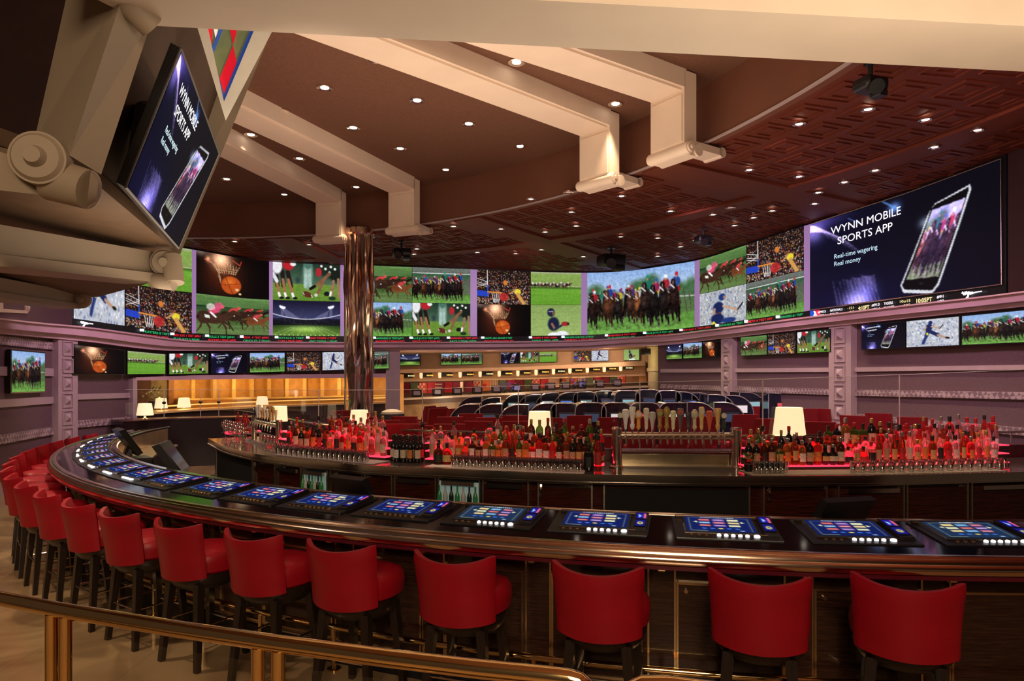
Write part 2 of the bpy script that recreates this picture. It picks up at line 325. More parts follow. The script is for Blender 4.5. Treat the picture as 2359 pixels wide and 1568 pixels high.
def pic_side(w=200, h=112):
    p = Pic(w, h, (.26, .42, .18)); p.vgrad(0, .3, (.36, .54, .25), (.28, .44, .20)); p.vgrad(.28, .42, (.13, .25, .12), (.20, .34, .16)); p.vgrad(.42, 1, (.25, .40, .17), (.38, .50, .24)); p.noise(4, 60, .10)
    horse_side(p, .86, .42, .55, (.13, .07, .05), (.85, .2, .15)); horse_side(p, .70, .47, .8, (.25, .13, .08), (.85, .15, .2)); horse_side(p, .82, .62, .85, (.50, .24, .10), (.8, .2, .2)); horse_side(p, .50, .52, 1.05, (.20, .11, .07), (.85, .2, .2)); horse_side(p, .24, .58, 1.35, (.27, .15, .09), (.88, .22, .38))
    p.ell(.20, .30, .07, .10, (.9, .88, .86), a=.7); p.ell(.31, .26, .07, .10, (.9, .25, .45), a=.8); p.poly([(.11, .50), (.18, .52), (.19, .60), (.12, .58)], (.85, .85, .8)); p.noise(4, 50, .06); return p.done()
def pic_front(w=220, h=124, sky=True):
    p = Pic(w, h, (.55, .70, .88)); p.vgrad(0, .4, (.50, .66, .90), (.68, .78, .92)) if sky else p.vgrad(0, .14, (.42, .45, .42), (.36, .40, .36))
    if sky:
        for x, y, r in ((.08, .30, .12), (.50, .26, .16), (.60, .20, .10), (.85, .38, .14), (.98, .34, .1), (.25, .42, .12)): p.ell(x, y + .05, r, .20, (.24, .42, .24), soft=.5)
        p.vgrad(.48, .75, (.30, .44, .28), (.30, .46, .20))
    else: p.vgrad(.14, .3, (.18, .34, .24), (.25, .4, .25)); p.line(0, .16, 1, .15, .012, (.9, .9, .88)); p.vgrad(.3, .75, (.30, .34, .28), (.35, .42, .28))
    p.vgrad(.75, 1, (.32, .55, .18), (.42, .68, .24)); p.noise(40, 30, .12, .7, 1)
    if sky: p.line(.86, .5, 1, .52, .01, (.8, .8, .78)); p.line(.90, .42, .93, .74, .008, (.35, .25, .2)); p.line(.95, .45, .97, .72, .008, (.35, .25, .2))
    cs = [(.12, .06, .05), (.30, .15, .08), (.10, .07, .07), (.22, .12, .08), (.42, .22, .10), (.14, .09, .08), (.08, .06, .06), (.10, .07, .07)]
    for i in range(13):
        x = .04 + i * .066; horse_front(p, x, .50 + .04 * SIN(i * 2.3), .78, [v * .6 for v in cs[(i * 3) % 8]], i + 2)
    for i in range(40): p.ell(.04 + .84 * random.random(), .50 + .22 * random.random(), .016, .05, random.choice([(.05, .04, .04), (.16, .09, .06), (.09, .06, .05), (.30, .17, .10)]), rot=random.random(), a=.8)
    for i, (x, y, s) in enumerate(((.05, .58, .95), (.19, .53, 1.05), (.29, .56, .9), (.40, .52, .95), (.47, .55, .9), (.54, .48, 1.25), (.62, .52, 1.15), (.71, .50, 1.2), (.81, .48, 1.2))):
        horse_front(p, x, y, s, cs[i % 8], i * 2)
    for i in range(60): p.ell(.03 + .84 * random.random(), .84 + .10 * random.random(), .012, .02, (.30, .42, .16), a=.7)
    p.noise(60, 40, .10); return p.done()
def pic_far(w=160, h=100):
    p = Pic(w, h, (.45, .66, .18)); p.vgrad(0, .42, (.50, .66, .24), (.52, .64, .28)); p.vgrad(0, .06, (.62, .68, .48), (.58, .62, .4)); p.line(0, .40, 1, .44, .012, (.72, .70, .55)); p.vgrad(.46, .52, (.22, .38, .12), (.36, .58, .14)); p.vgrad(.52, 1, (.40, .66, .14), (.38, .64, .12)); p.noise(3, 40, .06)
    for i in range(11):
        x = .04 + i * .070; y = .40 + .03 * SIN(i * 3); horse_side(p, x, y, .30, [(.3, .18, .1), (.15, .1, .1), (.4, .3, .25)][i % 3], SILK[(i * 2 + 1) % 7]); p.ell(x, y - .06, .014, .03, (.85, .85, .9))
    return p.done()
def pic_snap(w=200, h=112):
    p = Pic(w, h, (.20, .33, .22)); p.vgrad(0, .55, (.10, .22, .16), (.28, .42, .30)); p.vgrad(.55, 1, (.42, .58, .16), (.36, .56, .12)); p.noise(30, 40, .08, .55, 1)
    p.ell(.52, .25, .09, .55, (.55, .68, .62), soft=.5); p.ell(.52, .02, .07, .16, (.25, .45, .38), soft=.4); p.line(.49, .3, .48, .62, .05, (.62, .76, .72)); p.line(.54, .3, .56, .62, .05, (.6, .74, .70)); p.ell(.37, .45, .05, .12, (.15, .25, .25), soft=.6)
    for x, sx in ((.04, .03), (.14, .02), (.22, .05)):
        p.line(x, .25, x + sx, .62, .07, (.12, .08, .08)); p.line(x + .01, .45, x + sx + .03, .88, .045, (.66, .40, .24)); p.line(x + sx + .02, .82, x + sx + .04, .93, .04, (.92, .92, .9)); p.ell(x + sx + .06, .94, .04, .04, (.08, .07, .07))
    p.ell(.06, .08, .09, .26, (.90, .90, .92)); p.ell(.23, .05, .10, .17, (.78, .08, .12)); p.ell(.30, .03, .05, .06, (.9, .9, .9)); p.line(.0, .3, .06, .5, .06, (.85, .85, .88))
    p.ell(.84, .10, .18, .32, (.10, .16, .11)); p.ell(.68, .22, .05, .14, (.75, .1, .14)); p.ell(.93, .3, .09, .22, (.07, .12, .08))
    for x, y in ((.72, .05), (.78, .12), (.86, .06), (.92, .12), (.84, .22)): p.ell(x, y, .022, .04, (.88, .88, .88))
    p.line(.84, .25, .68, .52, .055, (.50, .32, .20)); p.line(.68, .52, .55, .70, .04, (.56, .36, .23)); p.line(.62, .60, .56, .67, .05, (.06, .06, .06)); p.line(.78, .35, .66, .80, .045, (.54, .34, .22)); p.ell(.64, .84, .03, .05, (.85, .8, .75))
    p.line(.90, .45, .87, .85, .05, (.60, .42, .30)); p.line(.97, .4, .98, .9, .045, (.62, .44, .32)); p.ell(.80, .80, .05, .07, (.06, .09, .07)); p.ell(.88, .92, .06, .06, (.08, .2, .12)); p.line(.86, .75, .85, .84, .035, (.92, .92, .9))
    p.ell(.51, .83, .085, .085, (.38, .15, .09), rot=.35); p.line(.445, .78, .465, .84, .012, (.9, .88, .85)); p.line(.57, .84, .585, .90, .012, (.9, .88, .85)); return p.done()
def pic_stadium(w=180, h=100):
    p = Pic(w, h, (.05, .05, .12)); p.vgrad(0, .5, (.07, .07, .18), (.22, .23, .42)); p.vgrad(.5, .72, (.10, .10, .18), (.03, .04, .06)); p.noise(50, 40, .12, .45, .66); p.vgrad(.70, 1, (.12, .22, .06), (.40, .58, .14)); p.glow(.5, .80, .28, .10, (.42, .48, .22))
    th = p.Y - (.52 - .28 * (p.X - .5) ** 2 * 2); p.mix(np.exp(-(th / .012) ** 2), (.9, .9, 1))
    for s in (-1, 1):
        x0 = .5 + s * .36; p.poly([(x0 - .02, .2), (x0 + .02, .2), (.5 + s * .10, .5), (.5 + s * .30, .46)], (.62, .63, .80), .35); p.line(x0, .20, x0, .42, .05, (.7, .7, .85), a=.3)
        for k in range(5): p.glow(x0 - .03 + .016 * k, .17 + .02 * (k % 2) + s * (-.008) * k, .013, .028, (1.3, 1.3, 1.4))
    for k in range(-4, 5): p.line(.5 + k * .05, .74, .5 + k * .14, 1.02, .004, (.85, .95, .75), a=.7)
    for k in range(-7, 8): p.ell(.5 + k * .065, .98, .01, .012, (.85, .95, .8))
    return p.done()
def pic_crowd(w=200, h=130):
    p = Pic(w, h, (.12, .07, .05)); n = 1100
    for i in range(n):
        x, y = random.random(), random.random() ** .9; c = random.choice([(.75, .25, .15), (.85, .75, .65), (.9, .6, .2), (.2, .15, .15), (.15, .1, .12), (.5, .5, .6), (.8, .1, .12), (.7, .5, .38), (.25, .2, .3), (.9, .85, .8)])
        p.ell(x, y, .008 + .006 * y, .015 + .014 * y, [v * .85 for v in c], soft=.6)
    p.vgrad(.0, .0, (0, 0, 0), (0, 0, 0)); p.poly([(0, .55), (.20, .55), (.20, .80), (0, .80)], (.08, .06, .08), .7)
    for y in (.35, .45, .5): p.line(0, y - .1, .2, y, .008, (.9, .9, .92))
    p.line(0, .50, .2, .38, .008, (.9, .9, .92)); p.line(.19, 0, .20, .50, .014, (.92, .92, .95)); p.poly([(.0, .60), (.20, .62), (.20, .78), (0, .76)], (.08, .22, .80)); p.line(.20, .45, .20, .74, .02, (.1, .3, .85))
    p.line(.20, .64, .46, .66, .022, (.95, .55, .15))
    for k in range(5): p.line(.28 + k * .04, .68, .32 + k * .022, .95, .006, (.95, .95, .95)); p.line(.44 - k * .04, .68, .40 - k * .022, .95, .006, (.95, .95, .95))
    p.ell(.53, .36, .045, .085, (.90, .45, .10)); p.ell(.50, .78, .10, .14, (.85, .12, .12), a=.8); p.ell(.76, .62, .07, .10, (.95, .85, .10)); p.line(.76, .7, .88, .98, .07, (.85, .60, .25)); p.line(.72, .55, .62, .68, .03, (.75, .5, .3)); return p.done()
def blur_crowd(p, cs):
    for i in range(260): p.ell(random.random(), random.random(), .02, .045, random.choice(cs), soft=.9)
def pic_kick(w=180, h=110):
    p = Pic(w, h, (.72, .74, .80)); blur_crowd(p, [(.9, .9, .95), (.5, .55, .65), (.8, .78, .7), (.35, .4, .6), (.6, .62, .7), (.95, .95, .98)])
    B = (.07, .12, .36); p.ell(.45, .32, .075, .18, B, rot=.3); p.ell(.48, .13, .045, .08, (.06, .12, .4)); p.line(.44, .42, .40, .62, .08, B); p.line(.40, .62, .34, .88, .065, (.10, .18, .48)); p.line(.46, .44, .62, .60, .08, B); p.line(.62, .60, .76, .70, .04, (.75, .55, .42)); p.ell(.80, .72, .05, .04, (.1, .1, .1), rot=.2)
    p.line(.50, .28, .66, .36, .03, (.78, .58, .45)); p.line(.66, .36, .72, .24, .022, (.15, .13, .12)); p.line(.40, .28, .36, .40, .03, (.78, .58, .45)); p.ell(.42, .54, .025, .06, (.9, .85, .2)); return p.done()
def pic_pass(w=160, h=120):
    p = Pic(w, h, (.66, .68, .72)); blur_crowd(p, [(.85, .85, .9), (.5, .5, .55), (.75, .7, .6), (.35, .4, .6), (.9, .88, .8)])
    B = (.06, .12, .36); p.ell(.40, .52, .13, .20, B); p.ell(.48, .22, .085, .12, (.08, .20, .52)); p.ell(.53, .24, .035, .06, (.65, .45, .35)); p.line(.32, .55, .30, .74, .05, (.75, .55, .42)); p.line(.30, .74, .42, .72, .045, (.75, .55, .42)); p.line(.50, .50, .80, .66, .04, (.78, .58, .45)); p.line(.82, .66, .92, .50, .03, (.12, .1, .1)); p.ell(.42, .70, .05, .06, (.45, .2, .1)); p.ell(.38, .85, .16, .18, B); p.poly([(.25, 1), (.3, .9), (.36, 1)], (.9, .85, .1)); p.ell(.62, .93, .18, .09, (.1, .2, .5)); return p.done()
def pic_runner(w=160, h=110):
    p = Pic(w, h, (.55, .68, .30)); p.vgrad(0, 1, (.52, .64, .30), (.60, .72, .36)); p.noise(6, 30, .05); B = (.08, .11, .24)
    p.ell(.45, .62, .13, .26, B); p.ell(.40, .24, .085, .16, (.10, .12, .26)); p.ell(.45, .27, .035, .07, (.45, .30, .22)); p.line(.36, .22, .44, .20, .01, (.8, .8, .85)); p.line(.42, .62, .48, .80, .05, (.60, .38, .26)); p.line(.48, .80, .62, .66, .045, (.12, .14, .28)); p.ell(.68, .62, .085, .085, (.70, .12, .12)); p.ell(.74, .62, .03, .05, (.15, .12, .12)); p.ell(.46, .98, .14, .10, (.92, .92, .94)); p.ell(.62, .97, .14, .14, (.90, .90, .93)); return p.done()
def pic_ad(w=230, h=150, lett=True):
    p = Pic(w, h, (.012, .018, .075)); p.glow(.0, .1, .35, .5, (.02, .02, .09)); p.glow(.2, 1, .5, .4, (.03, .025, .12))
    for k in range(7):
        pts = [(t / 14 * (.10 + .03 * k), .02 + .012 * k + (t / 14) ** 1.7 * (.20 + .035 * k)) for t in range(15)]
        for i in range(14): p.line(*pts[i], *pts[i + 1], .009, (.72, .60, .95), a=.75 * (1 - i / 16))
    p.glow(.02, .12, .05, .10, (.45, .36, .70)); p.glow(.02, .02, .14, .07, (.2, .15, .4))
    for k in range(12):
        x = .14 + k * .020; p.poly([(x, 1.0), (x + .014, 1.0), (x - .02 - .004 * k, .70 + .02 * (k % 3)), (x - .022, .72)], (.60, .52, .90), .28)
    p.glow(.24, 1.0, .06, .16, (.65, .58, .95)); p.glow(.30, .92, .05, .12, (.25, .22, .5))
    p.glow(.44, .10, .03, .05, (.35, .55, .9)); p.line(.38, .0, .47, .14, .010, (.35, .6, .95), a=.7); p.line(.20, .06, .26, .15, .007, (.3, .5, .9), a=.6)
    if not lett:
        for i in range(15): p.ell(.13 + i * .022, .14 - .003 * i, .010, .030, (.9, .92, .98))
        for i in range(10): p.ell(.17 + i * .022, .25 - .003 * i, .010, .028, (.9, .92, .98))
        for i in range(13): p.ell(.14 + i * .014, .42, .006, .012, (.6, .85, .95), a=.8)
        for i in range(9): p.ell(.14 + i * .014, .48, .006, .012, (.6, .85, .95), a=.8)
    q = lambda u, v: (.64 + .175 * u - .135 * v + .0, .235 - .02 * u + .60 * v + .09 * u * v * .4)
    p.poly([q(-.09, .02), q(.02, -.09), q(1.02, -.16), q(1.10, -.08), q(1.07, 1.12), q(.95, 1.24), q(.06, 1.20), q(-.12, 1.08)], (.85, .86, .90)); p.poly([q(-.05, -.02), q(.03, -.07), q(.98, -.13), q(1.03, -.06), q(1.00, 1.10), q(.92, 1.19), q(.06, 1.15), q(-.07, 1.08)], (.02, .02, .04))
    uu = (.6 * (p.X - .64) + .135 * (p.Y - .235)) / .1023; vv = (.175 * (p.Y - .235) + .02 * (p.X - .64)) / .1023; vv = vv / (1 + .06 * uu)
    f = pic('front'); fi = np.clip((.44 + .38 * np.clip(uu, 0, 1)) * f.shape[1], 0, f.shape[1] - 1).astype(int); fj = np.clip((.06 + .88 * np.clip(vv, 0, 1)) * f.shape[0], 0, f.shape[0] - 1).astype(int); im = f[fj, fi]
    im = np.stack([im[..., 0] * 1.25 + .10, im[..., 1] * 1.0 + .06, im[..., 2] * 1.35 + .16], -1); ins = ((uu > 0) & (uu < 1) & (vv > 0) & (vv < 1))[..., None]; p.a = np.where(ins, im, p.a); p.glow(.60, .33, .03, .05, (.4, .45, .5)); p.ell(*q(.5, 1.08), .013, .013, (.12, .12, .15)); return p.done()
def pic_game(w=90, h=70, dim=0):
    p = Pic(w, h, (.02, .10, .40) if not dim else (.08, .18, .34)); Yl = (.85, .85, .45)
    for a in ((.06, .08, .94, .08), (.94, .08, .94, .96), (.06, .96, .06, .08), (.06, .96, .30, .96)): p.line(*a, .012, Yl)
    for i in range(14): p.ell(.26 + i * .036, .045, .014, .03, (.85, .88, .9))
    cs = [(.85, .25, .25), (.9, .75, .4), (.55, .35, .75), (.3, .6, .85), (.85, .85, .6), (.8, .3, .45)]
    for r in range(3):
        for k in range(3):
            x = .28 + .22 * k; y = .22 + .19 * r; c = cs[(r * 3 + k * 2 + dim) % 6]; p.poly([(x - .085, y - .06), (x + .085, y - .06), (x + .085, y + .06), (x - .085, y + .06)], c); p.line(x - .06, y, x + .06, y, .018, (.95, .92, .85), a=.7)
    p.poly([(.88, .36), (.82, .30), (.82, .43)], (.95, .95, .7)); p.poly([(.12, .36), (.18, .30), (.18, .43)], (.95, .95, .7))
    for k in range(5): p.ell(.26 + k * .12, .80, .045, .035, (.95, .85, .3) if k == 2 else (.15, .45, .95))
    p.ell(.8, .92, .05, .02, (.7, .85, 1)); return p.done()
def pic_card(w=24, h=60):
    p = Pic(w, h, (.02, .02, .05)); p.poly([(.05, .03), (.95, .03), (.95, .42), (.05, .42)], (.05, .05, .65)); p.poly([(.2, .1), (.55, .22), (.3, .36)], (.6, .8, 1)); p.poly([(.72, .06), (.92, .06), (.92, .4), (.72, .4)], (1, .35, .5))
    p.poly([(.05, .52), (.95, .52), (.95, .95), (.05, .95)], (.04, .06, .55)); p.ell(.5, .74, .3, .11, (.85, .8, .35)); p.ell(.5, .73, .12, .05, (.1, .1, .4)); return p.done()
PICS = {}
def pic(n):
    if n not in PICS:
        f = {'dunk': pic_dunk, 'side': pic_side, 'front': pic_front, 'front2': lambda: pic_front(sky=False), 'far': pic_far, 'snap': pic_snap, 'stadium': pic_stadium, 'crowd': pic_crowd,
             'kick': pic_kick, 'pass': pic_pass, 'runner': pic_runner, 'ad': pic_ad, 'adsmall': lambda: pic_ad(160, 90, False), 'game': pic_game, 'gamedim': lambda: pic_game(dim=1), 'card': pic_card}[n]
        PICS[n] = f()
    return PICS[n]
def screen_mesh(name, fn, pname, nu, nv, parent=None, back=None, world=True, gain=1.0):
    """curved or flat lit screen: fn(u, v) -> position (v downwards); the picture is stored per vertex"""
    a = pic(pname); hh, ww, _ = a.shape
    us = np.linspace(0, 1, nu + 1); vs = np.linspace(0, 1, nv + 1); pos = []; 
    for v in vs:
        for u in us: pos.append(fn(u, v))
    off = Vector((0, 0, 0)); q = parent
    while q is not None and world: off += q.location; q = q.parent
    pos = np.array([tuple(Vector(p) - off) for p in pos])
    UU, VV = np.meshgrid(us, vs); x = np.clip(UU * ww - .5, 0, ww - 1.001); y = np.clip(VV * hh - .5, 0, hh - 1.001); i = x.astype(int); j = y.astype(int); fx = (x - i)[..., None]; fy = (y - j)[..., None]
    c = a[j, i] * (1 - fx) * (1 - fy) + a[j, i + 1] * fx * (1 - fy) + a[j + 1, i] * (1 - fx) * fy + a[j + 1, i + 1] * fx * fy
    c = np.clip(c, 0, 1); c = np.where(c <= .04045, c / 12.92, ((c + .055) / 1.055) ** 2.4) * gain
    col = np.concatenate([c.reshape(-1, 3), np.ones((c.shape[0] * c.shape[1], 1))], 1)
    fs = [(r * (nu + 1) + k, (r + 1) * (nu + 1) + k, (r + 1) * (nu + 1) + k + 1, r * (nu + 1) + k + 1) for r in range(nv) for k in range(nu)]
    me = bpy.data.meshes.new(name); me.from_pydata(pos.tolist(), [], fs)
    at = me.color_attributes.new('Col', 'FLOAT_COLOR', 'POINT'); at.data.foreach_set('color', col.ravel().astype(np.float32)); me.materials.append(SCREEN)
    o = bpy.data.objects.new(name, me); COL.objects.link(o)
    if parent is not None: o.parent = parent
    return o
def text_mesh(name, txt, fn, m, parent, bold=0.0, shear=0.0, world=True):
    """lettering as thin mesh laid on a surface: fn(x, y) -> position, in text units (cap height about 0.7)"""
    cu = bpy.data.curves.new('text', 'FONT'); cu.body = txt; cu.size = 1.0; cu.offset = bold; cu.resolution_u = 3; cu.shear = shear
    to = bpy.data.objects.new('text', cu); COL.objects.link(to); bpy.context.view_layer.update()
    me = bpy.data.meshes.new_from_object(to); bpy.data.objects.remove(to)
    off = Vector((0, 0, 0)); q = parent
    while q is not None and world: off += q.location; q = q.parent
    for v in me.vertices: v.co = Vector(fn(v.co.x, v.co.y)) - off
    me.materials.clear(); me.materials.append(m); me.name = name
    o = bpy.data.objects.new(name, me); COL.objects.link(o); o.parent = parent
    return o
TXW = mat('white lit lettering', (.8, .8, .8), .5, emis=(.9, .92, 1), es=1.1); TXC = mat('pale blue lit lettering', (.6, .8, .9), .5, emis=(.45, .75, .85), es=1.0)
TXR = mat('red lit lettering', (.5, 0, 0), .5, emis=(.75, .02, .03), es=1.0); TXG = mat('green lit lettering', (0, .5, .1), .5, emis=(.02, .45, .14), es=1.0); TXY = mat('yellow lit lettering', (.5, .5, .2), .5, emis=(.75, .68, .35), es=1.0)
TXO = mat('amber lit lettering', (.5, .3, .1), .5, emis=(1, .55, .1), es=1.2)
def quad_fn(tl, tr, br, bl): return lambda u, v: (tl * (1 - u) + tr * u) * (1 - v) + (bl * (1 - u) + br * u) * v
# ------------------------------------------------------------------ plan curve of the room and its led band
LY = [(-200, 10.3), (0, 12.0), (120, 14.0), (166, 14.5), (287, 16.0), (400, 17.2), (444, 17.6), (624, 19.4), (797, 20.0), (862, 20.1), (1098, 20.8), (1223, 21.2), (1350, 21.43),
      (1433, 21.15), (1540, 20.0), (1605, 19.2), (1719, 17.0), (1852, 14.9), (2306, 10.36), (2450, 9.5), (2750, 8.2)]
YB = [(-200, 715), (0, 738), (166, 753.5), (287, 769), (400, 783), (444, 785.5), (603, 788), (797, 789), (858, 789), (1137, 788), (1341, 784.7), (1460, 778), (1540, 773), (1666, 759), (1864, 734), (2176, 698), (2315, 683), (2500, 660), (2750, 630)]
CB = [(-200, 755), (0, 770), (166, 785), (400, 808), (603, 808), (1137, 807), (1341, 804), (1460, 797), (1540, 795), (1666, 781), (1864, 759), (2315, 713), (2500, 694), (2750, 665)]   # lower edge of the cornice
ZC = H + 3.4; ZU = H + 4.2; ZR = 0.45     # low ceiling, upper ceiling, raised floor of the race hall
fY = lambda x: cr(LY, x); yb = lambda x: cr(YB, x); cb = lambda x: cr(CB, x)
def ribbon(mb, x0, x1, zt, zb, o0=0.0, o1=0.3, step=14, Yf=fY, dY=0.0):
    """band following the plan curve from px x0 to x1; zt / zb: image row or function for top and bottom, or ('z', value)"""
    n = max(1, int(abs(x1 - x0) / step)); xs = [x0 + (x1 - x0) * i / n for i in range(n + 1)]
    path = [XY(x, Yf(x) + dY) for x in xs]
    N = normals([XY(xs[0] - 4, Yf(xs[0] - 4) + dY)] + path + [XY(xs[-1] + 4, Yf(xs[-1] + 4) + dY)])[1:-1]
    def zz(s, x): return s[1] if isinstance(s, tuple) else ZY(s(x) if callable(s) else s, Yf(x) + dY)
    vs = []; fs = []
    for x, p, q in zip(xs, path, N):
        a, b = zz(zt, x), zz(zb, x)
        for o, z in ((o0, b), (o1, b), (o1, a), (o0, a)): vs.append((p[0] + q[0] * o, p[1] + q[1] * o, z))
    for i in range(len(xs) - 1):
        for k in range(4): fs.append((i * 4 + k, (i + 1) * 4 + k, (i + 1) * 4 + (k + 1) % 4, i * 4 + (k + 1) % 4))
    e = (len(xs) - 1) * 4; fs += [(0, 1, 2, 3), (e + 3, e + 2, e + 1, e)]
    return mb.add(vs, fs)
def rb(x0, x1, zt, zb, **k): return ribbon(MB(), x0, x1, zt, zb, **k)
def ln(*t): return lambda x: lin(t, x)
# ------------------------------------------------------------------ setting: floors, walls, ceilings
struct('floor', MB().box((0, 14, -0.1), (60, 50, 0.2)), FLOORM)
CARPET = mat('plum carpet', (0.10, 0.05, 0.08), 0.9, noise=0.3, nscale=12)
# camera platform behind the brass rail
struct('floor_platform', MB().box((0, -2.0, 0.225), (12, 5.6, 0.45)), FLOORM)
o = struct('wall_left', rb(-200, 303, cb, ('z', 0.0)), WALLP)
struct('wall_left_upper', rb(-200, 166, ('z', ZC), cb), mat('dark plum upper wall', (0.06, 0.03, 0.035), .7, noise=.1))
struct('wall_back', rb(303, 900, cb, ln((303, 875), (440, 873), (890, 868)), o1=0.2), WALLP)
struct('wall_right', rb(1516, 2750, cb, ('z', 0.0), o1=0.3), WALLP)
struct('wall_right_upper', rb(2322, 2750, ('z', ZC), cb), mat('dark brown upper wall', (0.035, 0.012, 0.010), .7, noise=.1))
struct('wall_led_backing', rb(166, 2322, ('z', ZC + .05), yb, o0=0.12, o1=0.4), DARK)
# mouldings along the walls
k = 0
def trim(mb, m):
    global k; k += 1; return struct('trim_%d' % k, mb, m)
trim(ribbon(rb(-200, 2750, yb, lambda x: yb(x) * .35 + cb(x) * .65, o0=-.30, o1=.1), -200, 2750, lambda x: yb(x) * .4 + cb(x) * .6, cb, o0=-.18, o1=.1), CORNICE)
trim(rb(-200, 2750, lambda x: yb(x) - .5, lambda x: yb(x) + 3, o0=-.36, o1=-.28), CORNICE)
trim(rb(303, 890, ln((303, 869), (440, 864), (890, 860)), ln((303, 876), (440, 874), (890, 869)), o0=-.14, o1=.05), CORNICE)
for a, b, z0, z1, m in ((-200, 118, 2.12, 2.28, MOULD), (-200, 118, 1.56, 1.70, MOULD), (-200, 118, .92, 1.08, LATTICE), (-200, 118, .0, .24, MOULD), (-200, 118, 2.66, 2.82, LATTICE),
                        (168, 303, 1.62, 1.74, MOULD), (168, 303, 1.02, 1.17, LATTICE), (168, 303, 0, .24, MOULD)):
    trim(rb(a, b, ('z', z1), ('z', z0), o0=-.05, o1=.05), m)
for a, b in ((1524, 1672), (1698, 1922), (1974, 2750)):
    trim(rb(a, b, ln((1500, 850), (1974, 846), (2359, 840), (2750, 830)), ln((1500, 858), (1974, 856), (2359, 851), (2750, 842)), o0=-.05, o1=.05), MOULD)
    trim(rb(a, b, ln((1500, 884), (1704, 890), (1974, 897), (2359, 903), (2750, 912)), ln((1500, 893), (1704, 902), (1974, 911), (2359, 920), (2750, 932)), o0=-.05, o1=.05), LATTICE)
    trim(rb(a, b, ln((1500, 925), (1974, 953), (2359, 985), (2750, 1010)), ln((1500, 935), (1974, 966), (2359, 1003), (2750, 1030)), o0=-.05, o1=.05), LATTICE)
# pilasters with a column of little pyramids on sunken squares
def pilaster(x0, x1, zt, zb, nsq, sq=True, proj=.14, Yf=fY):
    global k; k += 1
    p = struct('trim_%d' % k, rb(x0, x1, zt, zb, o0=-proj, o1=.05, step=8, Yf=Yf), MOULD)
    if not sq: return
    w = (x1 - x0); xa, xb = x0 + w * .25, x1 - w * .25; Y = Yf((x0 + x1) / 2)
    za = ZY(zt((x0 + x1) / 2), Y) if callable(zt) else zt[1]; zz = zb[1]; h = (za - zz) / nsq; mb = MB()
    a = Vector((*XY(xa, Yf(xa)), 0)); b = Vector((*XY(xb, Yf(xb)), 0)); d = b - a; nn = Vector((-d.y, d.x, 0)).normalized() * -1
    fr = MB()
    for i in range(nsq):
        z0, z1 = zz + h * (i + .08), zz + h * (i + .92); o = nn * (proj + .005)
        q = [a + o, b + o]; A, B = q[0] + Vector((0, 0, z0)), q[1] + Vector((0, 0, z0)); C, D = q[1] + Vector((0, 0, z1)), q[0] + Vector((0, 0, z1)); m = (A + B + C + D) / 4
        for s0, s1 in ((A, B), (B, C), (C, D), (D, A)):
            i0, i1 = s0 + (m - s0) * .14, s1 + (m - s1) * .14; fr.hexa([s0, s1, i1, i0, s0 + nn * .02, s1 + nn * .02, i1 + nn * .02, i0 + nn * .02])
        c = [m + (t - m) * .55 for t in (A, B, C, D)]; mb.add(c + [m + nn * .07], [(0, 1, 4), (1, 2, 4), (2, 3, 4), (3, 0, 4)])
    fr.build('panel_frame', MOULD, p); mb.build('pyramid_boss', MOULD, p, smooth=False)
pilaster(119, 166, cb, ('z', 0.0), 8)
pilaster(889, 921, cb, ('z', ZR), 6, sq=False)
pilaster(1672, 1698, cb, ('z', ZR), 7)
pilaster(1922, 1974, cb, ('z', ZR), 7)
pilaster(296, 306, lambda x: 872, ('z', 0.0), 6, sq=False)

# low coffered ceiling round the dome ring, upper ceiling
RC = Vector((-7.55, 4.92)); RR = 11.38
def rp(a, r, z): return (RC.x + r * COS(a), RC.y + r * SIN(a), z)
A0, A1 = math.radians(-70), math.radians(118)
mb = MB(); mb.grid(lambda u, v: rp(A0 + (A1 - A0) * u, RR + .02 + v * 26, ZC), 60, 6)
struct('ceiling', mb, COFFER, smooth=False)
mb = MB(); mb.grid(lambda u, v: rp(A0 + (A1 - A0) * u, .3 + v * RR, ZU), 60, 4)
struct('ceiling_upper', mb, UPCEIL, smooth=False)
arc = [(RC.x + RR * COS(A0 + (A1 - A0) * i / 90), RC.y + RR * SIN(A0 + (A1 - A0) * i / 90)) for i in range(91)]
trim(MB().sweep(arc, [(0.0, ZC - .02), (-.16, ZC - .02), (-.16, ZU + .05), (0.0, ZU + .05)]), RINGP)
trim(MB().sweep(arc, [(.02, ZC - .035), (-.03, ZC - .035), (-.03, ZC - .015), (.02, ZC - .015)]), MOULD)
# broad plain ribs between the coffered fields of the low ceiling
for a, w in ((31, .34), (55, .34), (80, .34), (8, .34)):
    a = math.radians(a); d = Vector((COS(a), SIN(a), 0)); s = Vector((-d.y, d.x, 0)) * w; p0 = Vector((RC.x, RC.y, ZC)) + d * (RR + .1); p1 = p0 + d * 12; dz = Vector((0, 0, .05))
    trim(MB().hexa([p0 - s - dz, p1 - s - dz, p1 + s - dz, p0 + s - dz, p0 - s, p1 - s, p1 + s, p0 + s]), RINGD := mat('plain dark red ceiling rib', (0.16, .032, .012), .6, noise=.06))
arc2 = [(RC.x + (RR + 3.1) * COS(A0 + (A1 - A0) * i / 90), RC.y + (RR + 3.1) * SIN(A0 + (A1 - A0) * i / 90)) for i in range(91)]
trim(MB().sweep(arc2, [(.22, ZC - .05), (-.22, ZC - .05), (-.22, ZC), (.22, ZC)]), RINGD)
